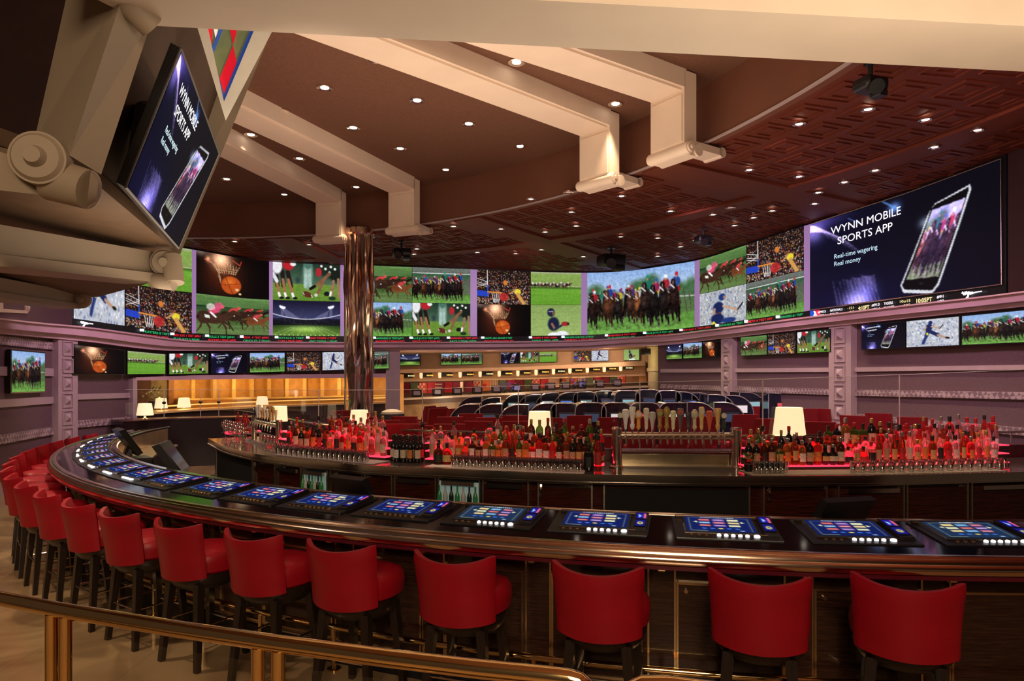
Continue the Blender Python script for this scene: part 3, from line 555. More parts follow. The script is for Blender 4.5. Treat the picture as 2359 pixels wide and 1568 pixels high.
# nested square coffers of the low ceiling, laid out between the ribs
mb = MB()
def cof(a, r, h, z):
    d = V2(COS(a), SIN(a)); s = V2(-d.y, d.x); c = V2(RC.x + d.x * r, RC.y + d.y * r)
    for hh, w_ in ((h, .022), (h * .55, .018)):
        o_ = [(c + d * (x * hh) + s * (y * hh)) for x, y in ((-1, -1), (1, -1), (1, 1), (-1, 1))]; i_ = [(c + d * (x * (hh - w_)) + s * (y * (hh - w_))) for x, y in ((-1, -1), (1, -1), (1, 1), (-1, 1))]
        for k_ in range(4):
            q = (k_ + 1) % 4; mb.add([(p.x, p.y, zz) for zz in (z - .018, z) for p in (o_[k_], o_[q], i_[q], i_[k_])], [(0, 1, 2, 3), (0, 1, 5, 4), (2, 3, 7, 6)])
V2 = lambda x, y: Vector((x, y))
ribs = [math.radians(v) for v in (8, 31, 55, 80)]
for ri in range(14):
    r = RR + .55 + ri * .66
    if 2.75 < r - RR < 3.45: continue
    n = int(2.6 * r / .66)
    for i in range(n):
        a = math.radians(-50) + 2.6 * i / n + .01
        if any(abs(a - q) * r < .62 for q in ribs): continue
        cof(a, r, .25, ZC)
struct('trim_coffers', mb, mat('dark red coffer frames', (0.15, .028, .011), .5, noise=.06), smooth=False)
# soffit over the recessed betting hall and alcove
struct('ceiling_hall', rb(280, 1560, lambda x: cb(x) - 12, lambda x: cb(x) - 4, o0=.1, o1=6.5, step=30), TAN)

# ------------------------------------------------------------------ led video wall
def led(px, t, d=.02):
    Y = fY(px); x, y = XY(px, Y); z0 = ZY(yb(px), Y); s = 1 - d / Y
    return Vector((x * s, y * s, z0 + t * (ZC - .055 - z0)))
TK = .085
wall = thing('led_video_wall', 'curved band of giant led screens with race, basketball and football pictures under the dark red ceiling', 'video wall', (0, 20.8, 3.2))
bk = rb(166, 2318, ('z', ZC), yb, o0=0.0, o1=.11).build('screen_backing', BLACKPL, wall)
for a, b in ((442, 452), (620, 628.5), (784, 799), (1083.5, 1099), (1339, 1353), (1600, 1612), (1852, 1866)):
    MB().grid(lambda u, v: led(a + (b - a) * u, TK + (1 - TK) * v), 2, 8).build('divider_strip', LAV, wall)
tiles = [(170, 287, TK, .66, 'kick', 70, 55), (290, 442, TK, .525, 'crowd', 110, 80), (290, 442, .53, 1, 'far', 80, 60), (452, 620, .53, 1, 'dunk', 150, 90), (452, 620, TK, .525, 'side', 150, 90),
         (628.5, 784, .53, 1, 'snap', 150, 85), (628.5, 784, TK, .525, 'stadium', 150, 85), (799, 949, .53, 1, 'side', 110, 80), (799, 949, TK, .525, 'front', 110, 80), (950, 1083.5, .53, 1, 'front2', 120, 75),
         (950, 1083.5, TK, .525, 'snap', 120, 75), (1099, 1222, .53, 1, 'crowd', 120, 75), (1099, 1222, TK, .525, 'dunk', 120, 75), (1223, 1339, .53, 1, 'far', 100, 65), (1223, 1339, TK, .525, 'runner', 100, 65),
         (1353, 1600, TK, 1, 'front', 200, 124), (1612, 1719, .53, 1, 'side', 110, 90), (1612, 1719, TK, .525, 'pass', 110, 90), (1720, 1852, .53, 1, 'crowd', 130, 110), (1720, 1852, TK, .525, 'front2', 130, 100)]
for a, b, t0, t1, n, nu, nv in tiles:
    screen_mesh('screen', lambda u, v: led(a + (b - a) * u, t1 + (t0 - t1) * v), n, nu, nv, wall)
def bigad(u, v, d=.02): return led(1866 + 440 * u, .995 - (.995 - TK - .005) * v, d)
ads = screen_mesh('screen', bigad, 'ad', 230, 150, wall); ads['label'] = 'huge navy screen advertising a mobile app'
MB().tube([bigad(0, 0, .05), bigad(.5, 0, .05), bigad(1, 0, .05), bigad(1, 1, .05), bigad(.5, 1, .05), bigad(0, 1, .05)], .012, 6).build('screen_border', STEEL, wall)
def ontext(txt, u0, v0, su, sv, m, parent=wall, fn=bigad, bold=.0, d=.045, shear=0, name='lettering'):
    return text_mesh(name, txt, lambda x, y: fn(u0 + x * su, v0 - y * sv, d), m, parent, bold, shear)
ontext('WYNN MOBILE', .108, .185, .0535, .115, TXW); ontext('SPORTS APP', .142, .315, .0535, .115, TXW)
ontext('Real-time wagering', .125, .468, .0295, .072, TXC); ontext('Real money', .125, .55, .0295, .072, TXC)
# two rows of running results, one character field after another
def tick(px, row, d=.03): return led(px, .012 + row * TK, d)
def ticker(px0, txt, row, m, cw, parent=wall, hh=.44):
    return text_mesh('ticker_text', txt, lambda x, y: led(px0 + x * cw, TK * (.06 + row * .46 + y * hh / .7 * .62), .04), m, parent, .012)
seg = [(330, 'HUNTERS 8 TEST', 'YANKEES 3 TEST'), (400, 'RED SOX 1 TEST |#961', 'BLUE JAYS 5 FINAL'), (480, 'BULLS 2 TEST |#944', 'ROCKIES 3 FINAL|#905'), (560, 'REDS  4 TEST |#903', 'ORIOLES 7 FINAL'),
       (640, 'ROYALS 2 TEST', 'CUBS 1 FINAL|#902'), (712, '#968 TIGERS 4 TEST', '#967 TWINS 1 FINAL'), (865, 'MARINERS 8 TEST|#971', 'RANGERS 7 FINAL|#972'), (950, 'BLUE JAYS 8 TEST #972', 'WHITE SOX 4 FINAL|#73'), (1036, 'MARINERS 4 TEST #975', 'RAYS 7 FINAL|#976'),
       (1115, 'GIANTS  #961 BRAVES 7 TEST', '#964 DODGERS 12 FINAL #92'), (1225, 'TIGERS 4 TEST #908', 'TWINS 1 FINAL #909'), (1300, '#960 REDS AND SOX 12 FINAL', 'YANKEES 7 TEST #96'), (1400, 'MARINERS 8 TEST #971', 'BLUE JAYS 9 FINAL #93'), (1488, 'BLUE JAYS 8 TEST #97', 'RAYS 4 FINAL #976'),
       (1572, 'ROYALS 4 TEST #961', 'GIANTS 10 TEST #92'), (1655, 'YANKEES #1 TEST', 'PADRES 3 FINAL'), (1722, 'METS 4 TEST #97', 'ANGELS 12 FINAL'), (1795, 'RANGERS #1 TEST', 'ASTROS 3 FINAL')]
for i, (x, a, b) in enumerate(seg):
    w = ((seg[i + 1][0] if i < len(seg) - 1 else 1858) - x); w = min(w, 82)
    ticker(x, a, 1, (TXG, TXR)[(i + (i > 5)) % 2 if i != 6 else 0], w * .95 / (len(a) * .60)); ticker(x, b, 0, (TXR, TXG)[(i + (i > 5)) % 2 if i != 6 else 0], w * .95 / (len(b) * .60))
    MB().lathe([(.0, -.03), (.05, -.03), (.05, .03), (.0, .03)], led(x - 3, TK * .75, .05), 8).build('ticker_dot', TXW, wall)
for px, txt, row, m, cw in ((1884, '#903', 1, TXW, 9), (1884, '#904', 0, TXW, 9), (1912, 'NATIONALS', 1, TXW, 5.2), (1912, 'PHILLIES', 0, TXW, 5.2), (1952, '-121', 1, TXY, 9), (1957, '9.5', 0, TXY, 9), (2008, '#913', 1, TXW, 9), (2008, '#914', 0, TXW, 9), (2036, 'TIGERS', 1, TXW, 6.6), (2036, 'YANKEES', 0, TXW, 5.8),
                        (2071, '10o15', 1, TXY, 10.5), (2078, '-205', 0, TXY, 10.5), (2158, '#91', 1, TXW, 11), (2158, '#92', 0, TXW, 11)): ticker(px, txt, row, m, cw)
text_mesh('ticker_text', '4:10PT', lambda x, y: led(1977 + x * 9, TK * (.30 + y * .6), .04), TXY, wall, .03)
text_mesh('ticker_text', '10:05PT', lambda x, y: led(2109 + x * 11.5, TK * (.30 + y * .6), .04), TXY, wall, .03)
# league badge: blue and red field with a white batter shape
for a, b, m in ((1866, 1877, mat('blue lit badge', (0, 0, .3), .5, emis=(.02, .08, .5))), (1877, 1889, mat('red lit badge', (.3, 0, 0), .5, emis=(.7, .02, .06)))):
    MB().grid(lambda u, v: led(a + (b - a) * u, TK * (.08 + .84 * v), .035), 1, 1).build('badge_field', m, wall)
MB().add([led(px, TK * t, .05) for px, t in ((1872, .1), (1876, .55), (1874, .9), (1879, .75), (1881, .4), (1885, .1))], [(0, 1, 5), (1, 3, 4), (1, 4, 5), (1, 2, 3)]).build('badge_figure', TXW, wall)
# flowing script of the house mark, on the right end and on the left end of the band
def script(f, m, parent, r=.018):
    s = [(0, .55), (.05, .75), (.10, .45), (.15, .35), (.20, .72), (.24, .40), (.30, .75), (.34, .50), (.38, .35), (.44, .72), (.40, .1), (.30, -.25), (.24, -.12), (.36, .12), (.50, .60), (.54, .35), (.58, .60), (.62, .38), (.66, .60), (.70, .40), (.78, .50), (1.0, .55), (1.35, .55)]
    pts = []
    for i in range(len(s) - 1):
        for q in range(4): t = q / 4; pts.append(f(s[i][0] * (1 - t) + s[i + 1][0] * t, s[i][1] * (1 - t) + s[i + 1][1] * t))
    return MB().tube(pts, r, 5).build('house_script', m, parent)
script(lambda x, y: led(2216 + x * 36, TK * (.25 + y * .75), .05), TXW, wall, .010)
script(lambda x, y: led(186 + x * 22, TK * (.35 + y * .55), .05), TXW, wall, .014)

# ------------------------------------------------------------------ dome beams with dropped legs
def beam(ang, ln_, lab):
    c = Vector((-7.05, 3.17, 0)); a = math.radians(ang); d = Vector((COS(a), SIN(a), 0)); s = Vector((-d.y, d.x, 0)); w = .31; Z = Vector((0, 0, 1))
    t = thing('ceiling_beam', lab, 'beam', c + d * (ln_ - .25) + Z * (ZU - 1.1), group='pale beams running out to the ceiling ring')
    def bx(r0, r1, z0, z1, ww=w): return [c + d * r + s * q + Z * z for z in (z0, z1) for r, q in ((r0, -ww), (r1, -ww), (r1, ww), (r0, ww))]
    MB().hexa(bx(3.0, ln_, ZU - .25, ZU)).hexa(bx(3.0, ln_ - .04, ZU - .28, ZU - .25, w * .86)).build('beam', BEAMP, t)
    MB().hexa(bx(ln_ - .04, ln_ + .20, ZU - 1.04, ZU - .02)).hexa(bx(ln_ - .06, ln_ - .04, ZU - .98, ZU - .34, w * .9)).build('leg', BEAMP, t)
    r0 = c + d * (ln_ + .02) + Z * (ZU - 1.06)
    MB().tube([r0 - s * (w + .05), r0 + s * (w + .05)], .085, 18).tube([r0 + d * .20 - s * (w + .03), r0 + d * .20 + s * (w + .03)], .085, 18).hexa(bx(ln_ + .02, ln_ + .22, ZU - 1.145, ZU - .98)).build('scroll', BEAMP, t)
    for q in (-1, 1):
        ctr = r0 + s * q * (w + .05); MB().tube([ctr, ctr + s * q * .03], .07, 14).tube([ctr + s * q * .03, ctr + s * q * .055], .03, 12).build('rosette', BEAMP, t)
    MB().hexa(bx(ln_ + .2, ln_ + .95, ZC - .16, ZC - .06, .16)).tube([c + d * (ln_ + .95) - s * .16 + Z * (ZC - .11), c + d * (ln_ + .95) + s * .16 + Z * (ZC - .11)], .075, 12).build('bracket', BEAMP, t)
for ang, l_, lb in ((34.4, 11.19, 'pale ceiling beam with a dropped leg, the nearest, right of the long bare beam'), (42.5, 11.37, 'pale ceiling beam with a dropped leg, second from the right'),
                    (66.9, 12.10, 'pale ceiling beam with a dropped leg, third from the right, left of the mid ceiling'), (76.1, 12.40, 'pale ceiling beam with a dropped leg, ending beside the mirrored column top')): beam(ang, l_, lb)
# near cross beam
zb_ = H + 2.0
def Uz(px, py, z): Y = F * (z - H) / (HZ - py); return Vector(((px - CX) * Y / F, Y, z))
a1, b1 = Uz(365, 60, zb_), Uz(2359, 165, zb_); a0, b0 = Uz(1230, 0, zb_), Uz(2359, 60, zb_)
dd = (b1 - a1).normalized(); b1 = b1 + dd * 1.5; a1 = a1 - dd * .05; e = (b0 - a0).normalized(); b0 = b0 + e * 1.5; a0 = a0 - e * (a0.x - a1.x + .25) / e.x
up = Vector((0, 0, .75))
tag(MB().hexa([a0, b0, b1, a1, a0 + up, b0 + up, b1 + up, a1 + up]).build('ceiling_beam', CREAMP), 'long bare cream beam crossing right above the viewer', 'beam')
# ------------------------------------------------------------------ hub canopy at the left: arms, rosettes, leg posts, sloping boards
V = Vector
HUBP = mat('tan painted canopy', (0.33, 0.26, 0.19), 0.5, noise=.05, nscale=2)
HUBD = mat('dark brown canopy board', (0.055, 0.030, 0.018), 0.7, noise=.2, nscale=3)
t = thing('canopy_frame', 'tan painted canopy frame with round bosses and slanting legs at the upper left', 'canopy', (-3.4, 6.8, H + 1.15))
def bar4(e, name='arm', m=HUBP, par=t): return MB().hexa([e[0][0], e[1][0], e[2][0], e[3][0], e[0][1], e[1][1], e[2][1], e[3][1]]).build(name, m, par)
bar4([(P(78, 328, 3.95), P(165, -60, 4.0)), (P(160, 358, 3.6), P(300, -60, 3.65)), (P(233, 402, 3.8), P(352, 40, 3.95)), (P(200, 380, 4.15), P(330, 20, 4.3))], 'slanted_leg')
MB().tube([P(262, -60, 3.6), P(300, 10, 3.7), P(350, 62, 3.8)], .072, 18).build('round_joint', HUBP, t)
# near arm with big boss
bar4([(P(-120, 425, 3.3), P(215, 462, 3.85)), (P(-120, 315, 3.3), P(215, 412, 3.85)), (P(-120, 300, 3.9), P(180, 385, 4.3)), (P(-120, 400, 3.9), P(190, 440, 4.3))], 'arm')
MB().tube([P(118, 412, 3.66), P(205, 437, 3.66)], [.115, .105], 20).tube([P(205, 437, 3.66), P(224, 441, 3.68)], [.105, .06], 20).build('arm_end', HUBP, t)
def boss(px, py, Y, R, dz=(0.25, -1, -.05)):
    c = P(px, py, Y); d = V(dz).normalized()
    b = MB().tube([c, c + d * .10], R, 28).tube([c + d * .10, c + d * .125], [R * .92, R * .8], 28).build('boss', HUBP, t)
    MB().tube([c + d * .12, c + d * .17], [R * .42, R * .30], 20).build('boss_button', HUBP, b)
boss(104, 374, 3.62, .135); boss(385, 607, 6.8, .135); boss(190, 690, 10.7, .135); boss(52, 708, 13.0, .13)
def arm(px1, yt1, yb1, Y1, px0, yt0, yb0, Y0, w=.4):
    W_ = V((-w, .06, 0))
    a, b, c, d = P(px0, yb0, Y0), P(px1, yb1, Y1), P(px1, yt1, Y1), P(px0, yt0, Y0)
    MB().hexa([a, b, b + W_, a + W_, d, c, c + W_, d + W_]).build('arm', HUBP, t)
    o = V((.05, -.02, 0)); k1 = .35
    q = lambda A, B, s: A * (1 - s) + B * s
    MB().hexa([q(a, d, .0) + o, q(b, c, .0) + o, q(b, c, 0), q(a, d, 0), q(a, d, .28) + o, q(b, c, .28) + o, q(b, c, .28), q(a, d, .28)]).build('arm_lip', HUBP, t)
arm(372, 583, 652, 6.85, -150, 490, 600, 4.7); arm(182, 674, 711, 10.75, -150, 610, 668, 7.2); arm(60, 698, 722, 13.0, -150, 672, 712, 10.0)
MB().tube([P(350, 645, 6.7), P(402, 652, 6.7)], .075, 16).tube([P(395, 590, 6.75), P(402, 652, 6.7)], .09, 16).build('arm_end', HUBP, t)
bar4([(P(372, 560, 6.9), P(545, 55, 7.5)), (P(414, 588, 6.9), P(632, 55, 7.5)), (P(414, 588, 7.3), P(632, 55, 7.9)), (P(372, 560, 7.3), P(545, 55, 7.9))], 'slanted_leg')
bar4([(P(-300, 340, 4.35), P(-300, -200, 4.7)), (P(90, 340, 4.35), P(200, -200, 4.7)), (P(90, 340, 4.5), P(200, -200, 4.85)), (P(-300, 340, 4.5), P(-300, -200, 4.85))], 'sloping_board', mat('very dark maroon board', (.022, .006, .006), .7, noise=.2))
bar4([(P(225, 430, 4.75), P(330, 20, 4.8)), (P(405, 600, 7.5), P(600, 20, 8.2)), (P(405, 600, 7.65), P(600, 20, 8.35)), (P(225, 430, 4.9), P(330, 20, 4.95))], 'sloping_board', HUBD)
zs_ = H + 1.32
pl = [(-2.75, 4.4), (-3.42, 6.9), (-4.6, 9.0), (-6.6, 10.9), (-9.3, 11.8), (-10.5, 3.0), (-3.1, 3.0)]
MB().add([(x, y, z) for z in (zs_, zs_ + .1) for x, y in pl], [tuple(range(6, -1, -1)), tuple(range(7, 14))] + [(i, (i + 1) % 7, (i + 1) % 7 + 7, i + 7) for i in range(7)]).build('canopy_soffit', mat('brown canopy soffit', (.13, .075, .04), .7, noise=.1), t)
for sx_, sy_ in ((-3.6, 4.6), (-4.2, 6.6), (-5.6, 8.6), (-7.6, 9.8), (-6.2, 5.6), (-7.4, 7.6)):
    lamp('SPOT', (sx_, sy_, zs_ - .03), 150, WARM, to=(sx_, sy_, 0), size=.06, spot=2.0, blend=.8)
for sx_, sy_ in ((-9.0, 13.2), (-8.4, 12.0), (-9.2, 11.2)): lamp('SPOT', (sx_ + .4, sy_, ZC - .1), 140, WARM, to=(sx_, sy_, 0), size=.06, spot=1.2, blend=.8)
# stained glass triangle
t = thing('stained_glass_panel', 'triangular stained glass panel with red and olive diamonds in a white frame', 'glass panel', P(520, 278, 5.2))
Yt = 5.2; tp = lambda x, y, Y=Yt: P(x, y, Y)
def flat(pts, Y0, Y1, name, m, par):
    n = len(pts); return MB().add([tp(x, y, Y0) for x, y in pts] + [tp(x, y, Y1) for x, y in pts], [tuple(range(n)), tuple(range(2 * n - 1, n - 1, -1))] + [(i, (i + 1) % n, (i + 1) % n + n, i + n) for i in range(n)]).build(name, m, par, smooth=False)
lamp('SPOT', (0.4, 2.6, 2.75), 420, CREAM, to=P(520, 200, 5.2), size=.1, spot=.42, blend=.8)  # unseen spot added to brighten the panel's ivory frame
FRW = mat('ivory frame', (.85, .80, .70), .4, noise=.05)
O3 = [(417, -60), (696, -60), (520, 278)]; I3 = [(452, -60), (640, -60), (516, 234)]
for i in range(3):
    j = (i + 1) % 3
    MB().hexa([tp(*O3[i]), tp(*O3[j]), tp(*I3[j]), tp(*I3[i]), tp(*O3[i], 5.32), tp(*O3[j], 5.32), tp(*I3[j], 5.32), tp(*I3[i], 5.32)]).build('frame', FRW, t)
flat(I3, 5.27, 5.29, 'glass_field', mat('olive glass', (.14, .15, .07), .3, emis=(.10, .11, .045), es=.7, noise=.3, nscale=6), t)
RG = mat('red glass', (.5, .01, .02), .3, emis=(.5, .008, .02), es=.8, noise=.1); BG = mat('blue glass', (.02, .08, .3), .3, emis=(.02, .06, .28), es=.6); WG = mat('white glass', (.8, .8, .7), .3, emis=(.7, .68, .6), es=.7)
for m, ps in ((RG, [(537, 104), (547, 152), (519, 226), (506, 180)]), (RG, [(524, 40), (553, 40), (537, 104)]), (RG, [(462, 20), (482, 20), (490, 75), (486, 116)]), (RG, [(565, -10), (590, 10), (572, 60)])): flat(ps, 5.25, 5.262, 'glass_piece', m, t)
flat([(484, 20), (512, 20), (497, 92)], 5.25, 5.262, 'glass_piece', WG, t)
for a, b in (((512, 60), (486, 125)), ((486, 125), (515, 230)), ((515, 230), (584, 60)), ((584, 60), (620, -40))): MB().tube([tp(*a, 5.25), tp(*b, 5.25)], .012, 6).build('glass_came', BG, t)
# hanging television
s_ = 4.5; q = [P(415, 110, .953 * s_), P(503, 352, 1.363 * s_), P(410, 571, 1.410 * s_), P(288, 430, 1.0 * s_)]
t = thing('television', 'large tilted television hanging from the canopy, showing the mobile app advert', 'television', q[3])
nn = (q[1] - q[0]).cross(q[3] - q[0]).normalized(); nn = nn if nn.dot(-q[0]) > 0 else -nn
def tvfn(u, v, d=.01): return quad_fn(*q)(.012 + .976 * u, .015 + .97 * v) + nn * d
MB().hexa([p - nn * .06 for p in q] + list(q)).build('case', BLACKPL, t)
b = MB()
for i in range(4): b.tube([q[i] + nn * .004, q[(i + 1) % 4] + nn * .004], .009, 6)
b.build('bezel', mat('dark metal bezel', (.12, .11, .11), .4, .6), t)
screen_mesh('screen', tvfn, 'ad', 200, 130, t)
for txt, u0, v0, su, sv, m in (('WYNN MOBILE', .108, .185, .0535, .115, TXW), ('SPORTS APP', .142, .315, .0535, .115, TXW), ('Real-time wagering', .125, .468, .0295, .072, TXC), ('Real money', .125, .55, .0295, .072, TXC)):
    ontext(txt, u0, v0, su, sv, m, t, tvfn, d=.02)
MB().tube([P(330, 240, 4.9), P(350, 300, 4.9)], .05, 10).hexa([P(x, y, Y) for Y in (4.85, 5.1) for x, y in ((310, 240), (345, 240), (330, 420), (285, 420))]).build('mounting_bracket', BLACKPL, t)
# ------------------------------------------------------------------ ceiling downlights
def downlight(px, py, z, r, lab, grp, dim=False):
    c = Uz(px, py, z); t = thing('ceiling_downlight', lab, 'downlight', c, group=grp)
    MB().lathe([(r * .52, -.002), (r, -.004), (r, -.016), (r * .88, -.022), (r * .52, -.010)], c, 16, cap=False).build('trim_ring', CHROME, t)
    MB().lathe([(.001, -.006), (r * .52, -.006), (r * .52, -.012), (.001, -.014)], c, 14, cap=False).build('lens', LENS if not dim else mat('dim downlight lens', (.5, .3, .25), .4, emis=(.5, .28, .22), es=.7), t)
    return c
UP = [(865, 135), (1190, 142), (748, 201), (961, 230), (650, 255), (1418, 238), (814, 293), (1080, 284), (578, 309), (690, 364), (922, 341), (1198, 336), (1027, 390), (522, 411), (821, 430), (655, 447)]
UP.sort()
for i, (x, y) in enumerate(UP):
    c = downlight(x, y, ZU, .115, 'round chrome downlight in the brown upper ceiling, %s counting from the left' % ORD[i], 'downlights of the upper ceiling')
    lamp('SPOT', c + V((0, 0, -.05)), 250, WARM, to=(c.x, c.y, 0), size=.06, spot=1.15, blend=.8)
LO = [(2000, 250), (2132, 274), (2252, 298), (1841, 284), (2153, 337), (1726, 390), (1841, 405), (2016, 391), (1945, 418), (1885, 442), (1432, 450), (1316, 487), (1545, 485), (1876, 468), (1643, 493), (1736, 500), (1779, 484), (1692, 518), (1223, 457),
      (1154, 526), (1256, 533), (1327, 519), (1430, 544), (1515, 547), (1247, 574), (1188, 583), (1100, 580), (1344, 590), (1045, 520), (541, 555), (712, 562), (960, 572), (954, 584), (1515, 589), (1568, 567), (1602, 552), (1634, 558)]
LO.sort()
for i, (x, y) in enumerate(LO):
    c = downlight(x, y, ZC - .052, .085, 'small round downlight in the dark red low ceiling, %s counting from the left' % ORD[i], 'downlights of the low ceiling')
    lamp('SPOT', c + V((0, 0, -.05)), 150, WARM, to=(c.x, c.y, 0), size=.05, spot=1.3, blend=.7)
for i, (x, y) in enumerate(((1310, 441), (1683, 477))): downlight(x, y, ZC - .052, .10, 'unlit pinkish disc in the low ceiling, the %s one' % ('left', 'right')[i], 'unlit discs of the low ceiling', True)
# projectors hanging from the low ceiling
for px, py, s, lb in ((2005, 180, .30, 'black spotlight hanging close to the bare cream beam'), (1408, 592, .62, 'bulky black projector hanging above the horse race screen'), (1620, 548, .34, 'small black spotlight hanging left of the crowd picture'), (925, 578, .42, 'black spotlight hanging right of the mirrored column')):
    c = Uz(px, py - 12, ZC - .12); t = thing('ceiling_projector', lb, 'projector', (c.x, c.y, ZC))
    MB().tube([c + V((0, 0, .12)), c + V((0, 0, -.05))], .025, 8).box(c + V((0, 0, .10)), (.16 * s * 2, .16 * s * 2, .03)).build('mount', BLACKPL, t)
    MB().box(c + V((0, 0, -.05 - s * .28)), (s, s * .8, s * .42), .3, .03).build('body', BLACKPL, t)
    MB().tube([c + V((0, 0, -.05 - s * .28)), c + V((-.1 * s, -s * .65, -.1 - s * .42))], [.12 * s + .03, .16 * s + .03], 14).build('lens_barrel', BLACKPL, t)
    MB().box(c + V((s * .3, 0, -.05 - s * .6)), (s * .4, s * .5, s * .2), .3, .02).build('yoke', BLACKPL, t)
# ------------------------------------------------------------------ mirrored column
cc = XY(829, 15.5); t = thing('mirrored_column', 'tall fluted bronze mirror column rising behind the bar to the ceiling', 'column', (*cc, ZR))
MIR = mat('bronze mirror glass', (0.78, 0.56, 0.46), 0.10, 1.0, noise=.25, nscale=1.5)
z0, z1 = ZR, ZC
pr = [(.30, z0), (.30, z0 + .2)] + [(.262 + .02 * SIN(i * .9), z0 + .25 + (z1 - z0 - .6) * i / 22) for i in range(23)] + [(.29, z1 - .2), (.33, z1)]
MB().lathe(pr, (*cc, 0), 48, mod=lambda a, z: 1 + .07 * COS(a * 12) + .04 * COS(a * 6 + 2.5 * SIN(z * 2.2))).build('shaft', MIR, t)
for k_ in range(5):
    a = -PI / 2 + (k_ - 2) * .62; p = [V((cc[0] + r * COS(a), cc[1] + r * SIN(a), z)) for r, z in ((.285, z1 - .05), (.30, z1 - .6), (.315, z1 - 1.3), (.292, z1 - 1.9), (.30, z1 - 2.6))]
    MB().tube(p, [.015, .045, .06, .03, .012], 8).build('leaf_facet', MIR, t)
for s in (-1, 1):
    p = V((cc[0] + s * .30, cc[1] - .12, 0)); MB().tube([p + V((0, 0, z0)), p + V((0, 0, z1))], .028, 8).build('edge_tube', CHROME, t)
MB().lathe([(.33, z1 - .16), (.36, z1 - .12), (.34, z1)], (*cc, 0), 32).build('collar', BRONZE, t)
MB().lathe([(.34, z0), (.34, z0 + .12), (.31, z0 + .18)], (*cc, 0), 32).build('base', CHROME, t)
# ------------------------------------------------------------------ televisions in the recess under the cornice
PN = {'dunk': 'a basketball in a glowing net', 'far': 'a distant horse race on green grass', 'snap': 'a football snap', 'adsmall': 'the mobile app advert', 'front': 'racing horses under blue sky', 'crowd': 'a basketball crowd', 'kick': 'a kicking player', 'front2': 'racing horses and a white rail', 'stadium': 'a floodlit stadium', 'runner': 'a running football player', 'side': 'galloping horses from the side', 'pass': 'a passing player'}
def tv(x0, x1, yl0, yr0, yl1, yr1, n, where, grp, Y=None, dY=-.2, res=(56, 36)):
    Y0, Y1 = (fY(x0) + dY, fY(x1) + dY) if Y is None else Y
    q = [P(x0, yl0, Y0), P(x1, yr0, Y1), P(x1, yr1, Y1), P(x0, yl1, Y0)]
    nn = (q[1] - q[0]).cross(q[3] - q[0]).normalized(); nn = nn if nn.dot(-q[0]) > 0 else -nn
    t = thing('television', ('television showing %s, %s' % (PN[n], where)).replace('racing horses and a white rail, right one of', 'racing horses at a rail, right one of'), 'television', (q[2] + q[3]) / 2, group=grp)
    MB().hexa([p - nn * .07 for p in q] + list(q)).build('case', BLACKPL, t)
    screen_mesh('screen', lambda u, v: quad_fn(*q)(.02 + .96 * u, .03 + .94 * v) + nn * .006, n, res[0], res[1], t)
tv(25, 104, 804, 811, 906, 903, 'front', 'alone on the far left wall', 'televisions on the left wall', res=(70, 80))
g = 'televisions in a row under the left cornice'
tv(168, 289, 792, 806, 864, 863, 'dunk', 'just right of the left pilaster', g, res=(110, 70)); tv(292, 382, 806, 815, 863, 862, 'far', 'second in the left row', g)
for a, b, n, w in ((388, 481, 'snap', 'third in the left row'), (485, 570, 'adsmall', 'fourth in the left row'), (574, 657, 'front', 'fifth in the left row'), (660, 739, 'crowd', 'sixth in the left row'), (742, 798, 'kick', 'left of the mirrored column'), (862, 896, 'front2', 'right of the mirrored column')):
    tv(a, b, lin([(388, 813), (657, 811), (896, 808)], a), lin([(388, 813), (657, 811), (896, 808)], b), lin([(388, 863), (570, 859), (800, 852), (896, 849)], a), lin([(388, 863), (570, 859), (800, 852), (896, 849)], b), n, w, g, res=(84, 48))
g = 'televisions on the right wall'
R0 = [(1535, 793), (1665, 784), (1706, 776), (1914, 757), (1983, 748), (2359, 713), (2480, 700)]; R1 = [(1535, 828), (1665, 822), (1706, 820), (1914, 811), (1983, 806), (2359, 790), (2480, 784)]
for a, b, n, w in ((1535, 1572, 'stadium', 'leftmost of the dark wall group'), (1574, 1618, 'front', 'middle of the dark wall group'), (1619, 1665, 'dunk', 'left of the first right pilaster'), (1706, 1768, 'side', 'right of the first right pilaster'), (1769, 1834, 'crowd', 'between the two right pilasters'), (1836, 1914, 'snap', 'left of the second right pilaster'),
                   (1984, 2085, 'adsmall', 'right of the second right pilaster'), (2087, 2212, 'kick', 'middle of the far right group'), (2214, 2400, 'front', 'cut by the right edge of the view')):
    tv(a, b, lin(R0, a), lin(R0, b), lin(R1, a), lin(R1, b), n, w, g, res=(90, 60))
# ------------------------------------------------------------------ betting hall behind the opening
BYt = [(900, 24.6), (1100, 24.4), (1300, 24.0), (1560, 23.2)]; BY = lambda x: lin(BYt, x)
struct('wall_hall', rb(880, 1560, ln((880, 790), (1560, 775)), ln((880, 960), (1560, 940)), Yf=BY, o0=.6, o1=.8), TAN)
g = 'televisions over the betting counters'
T0 = [(920, 812), (1100, 811), (1300, 806), (1500, 802)]; T1 = [(920, 842), (1100, 839), (1300, 833), (1500, 829)]
for a, b, n, w in ((921, 968, 'stadium', 'leftmost in the betting hall'), (1016, 1063, 'front', 'left one of the betting hall pair'), (1063, 1111, 'front2', 'right one of the betting hall pair'), (1154, 1197, 'adsmall', 'first of the betting hall three'), (1198, 1241, 'snap', 'middle of the betting hall three'), (1242, 1283, 'far', 'last of the betting hall three'),
                   (1322, 1361, 'crowd', 'right of the betting hall three'), (1362, 1402, 'kick', 'beside the crowd picture in the betting hall'), (1436, 1473, 'runner', 'rightmost in the betting hall')):
    tv(a, b, lin(T0, a), lin(T0, b), lin(T1, a), lin(T1, b), n, w, g, Y=(BY(a) + .45, BY(b) + .45), res=(48, 30))
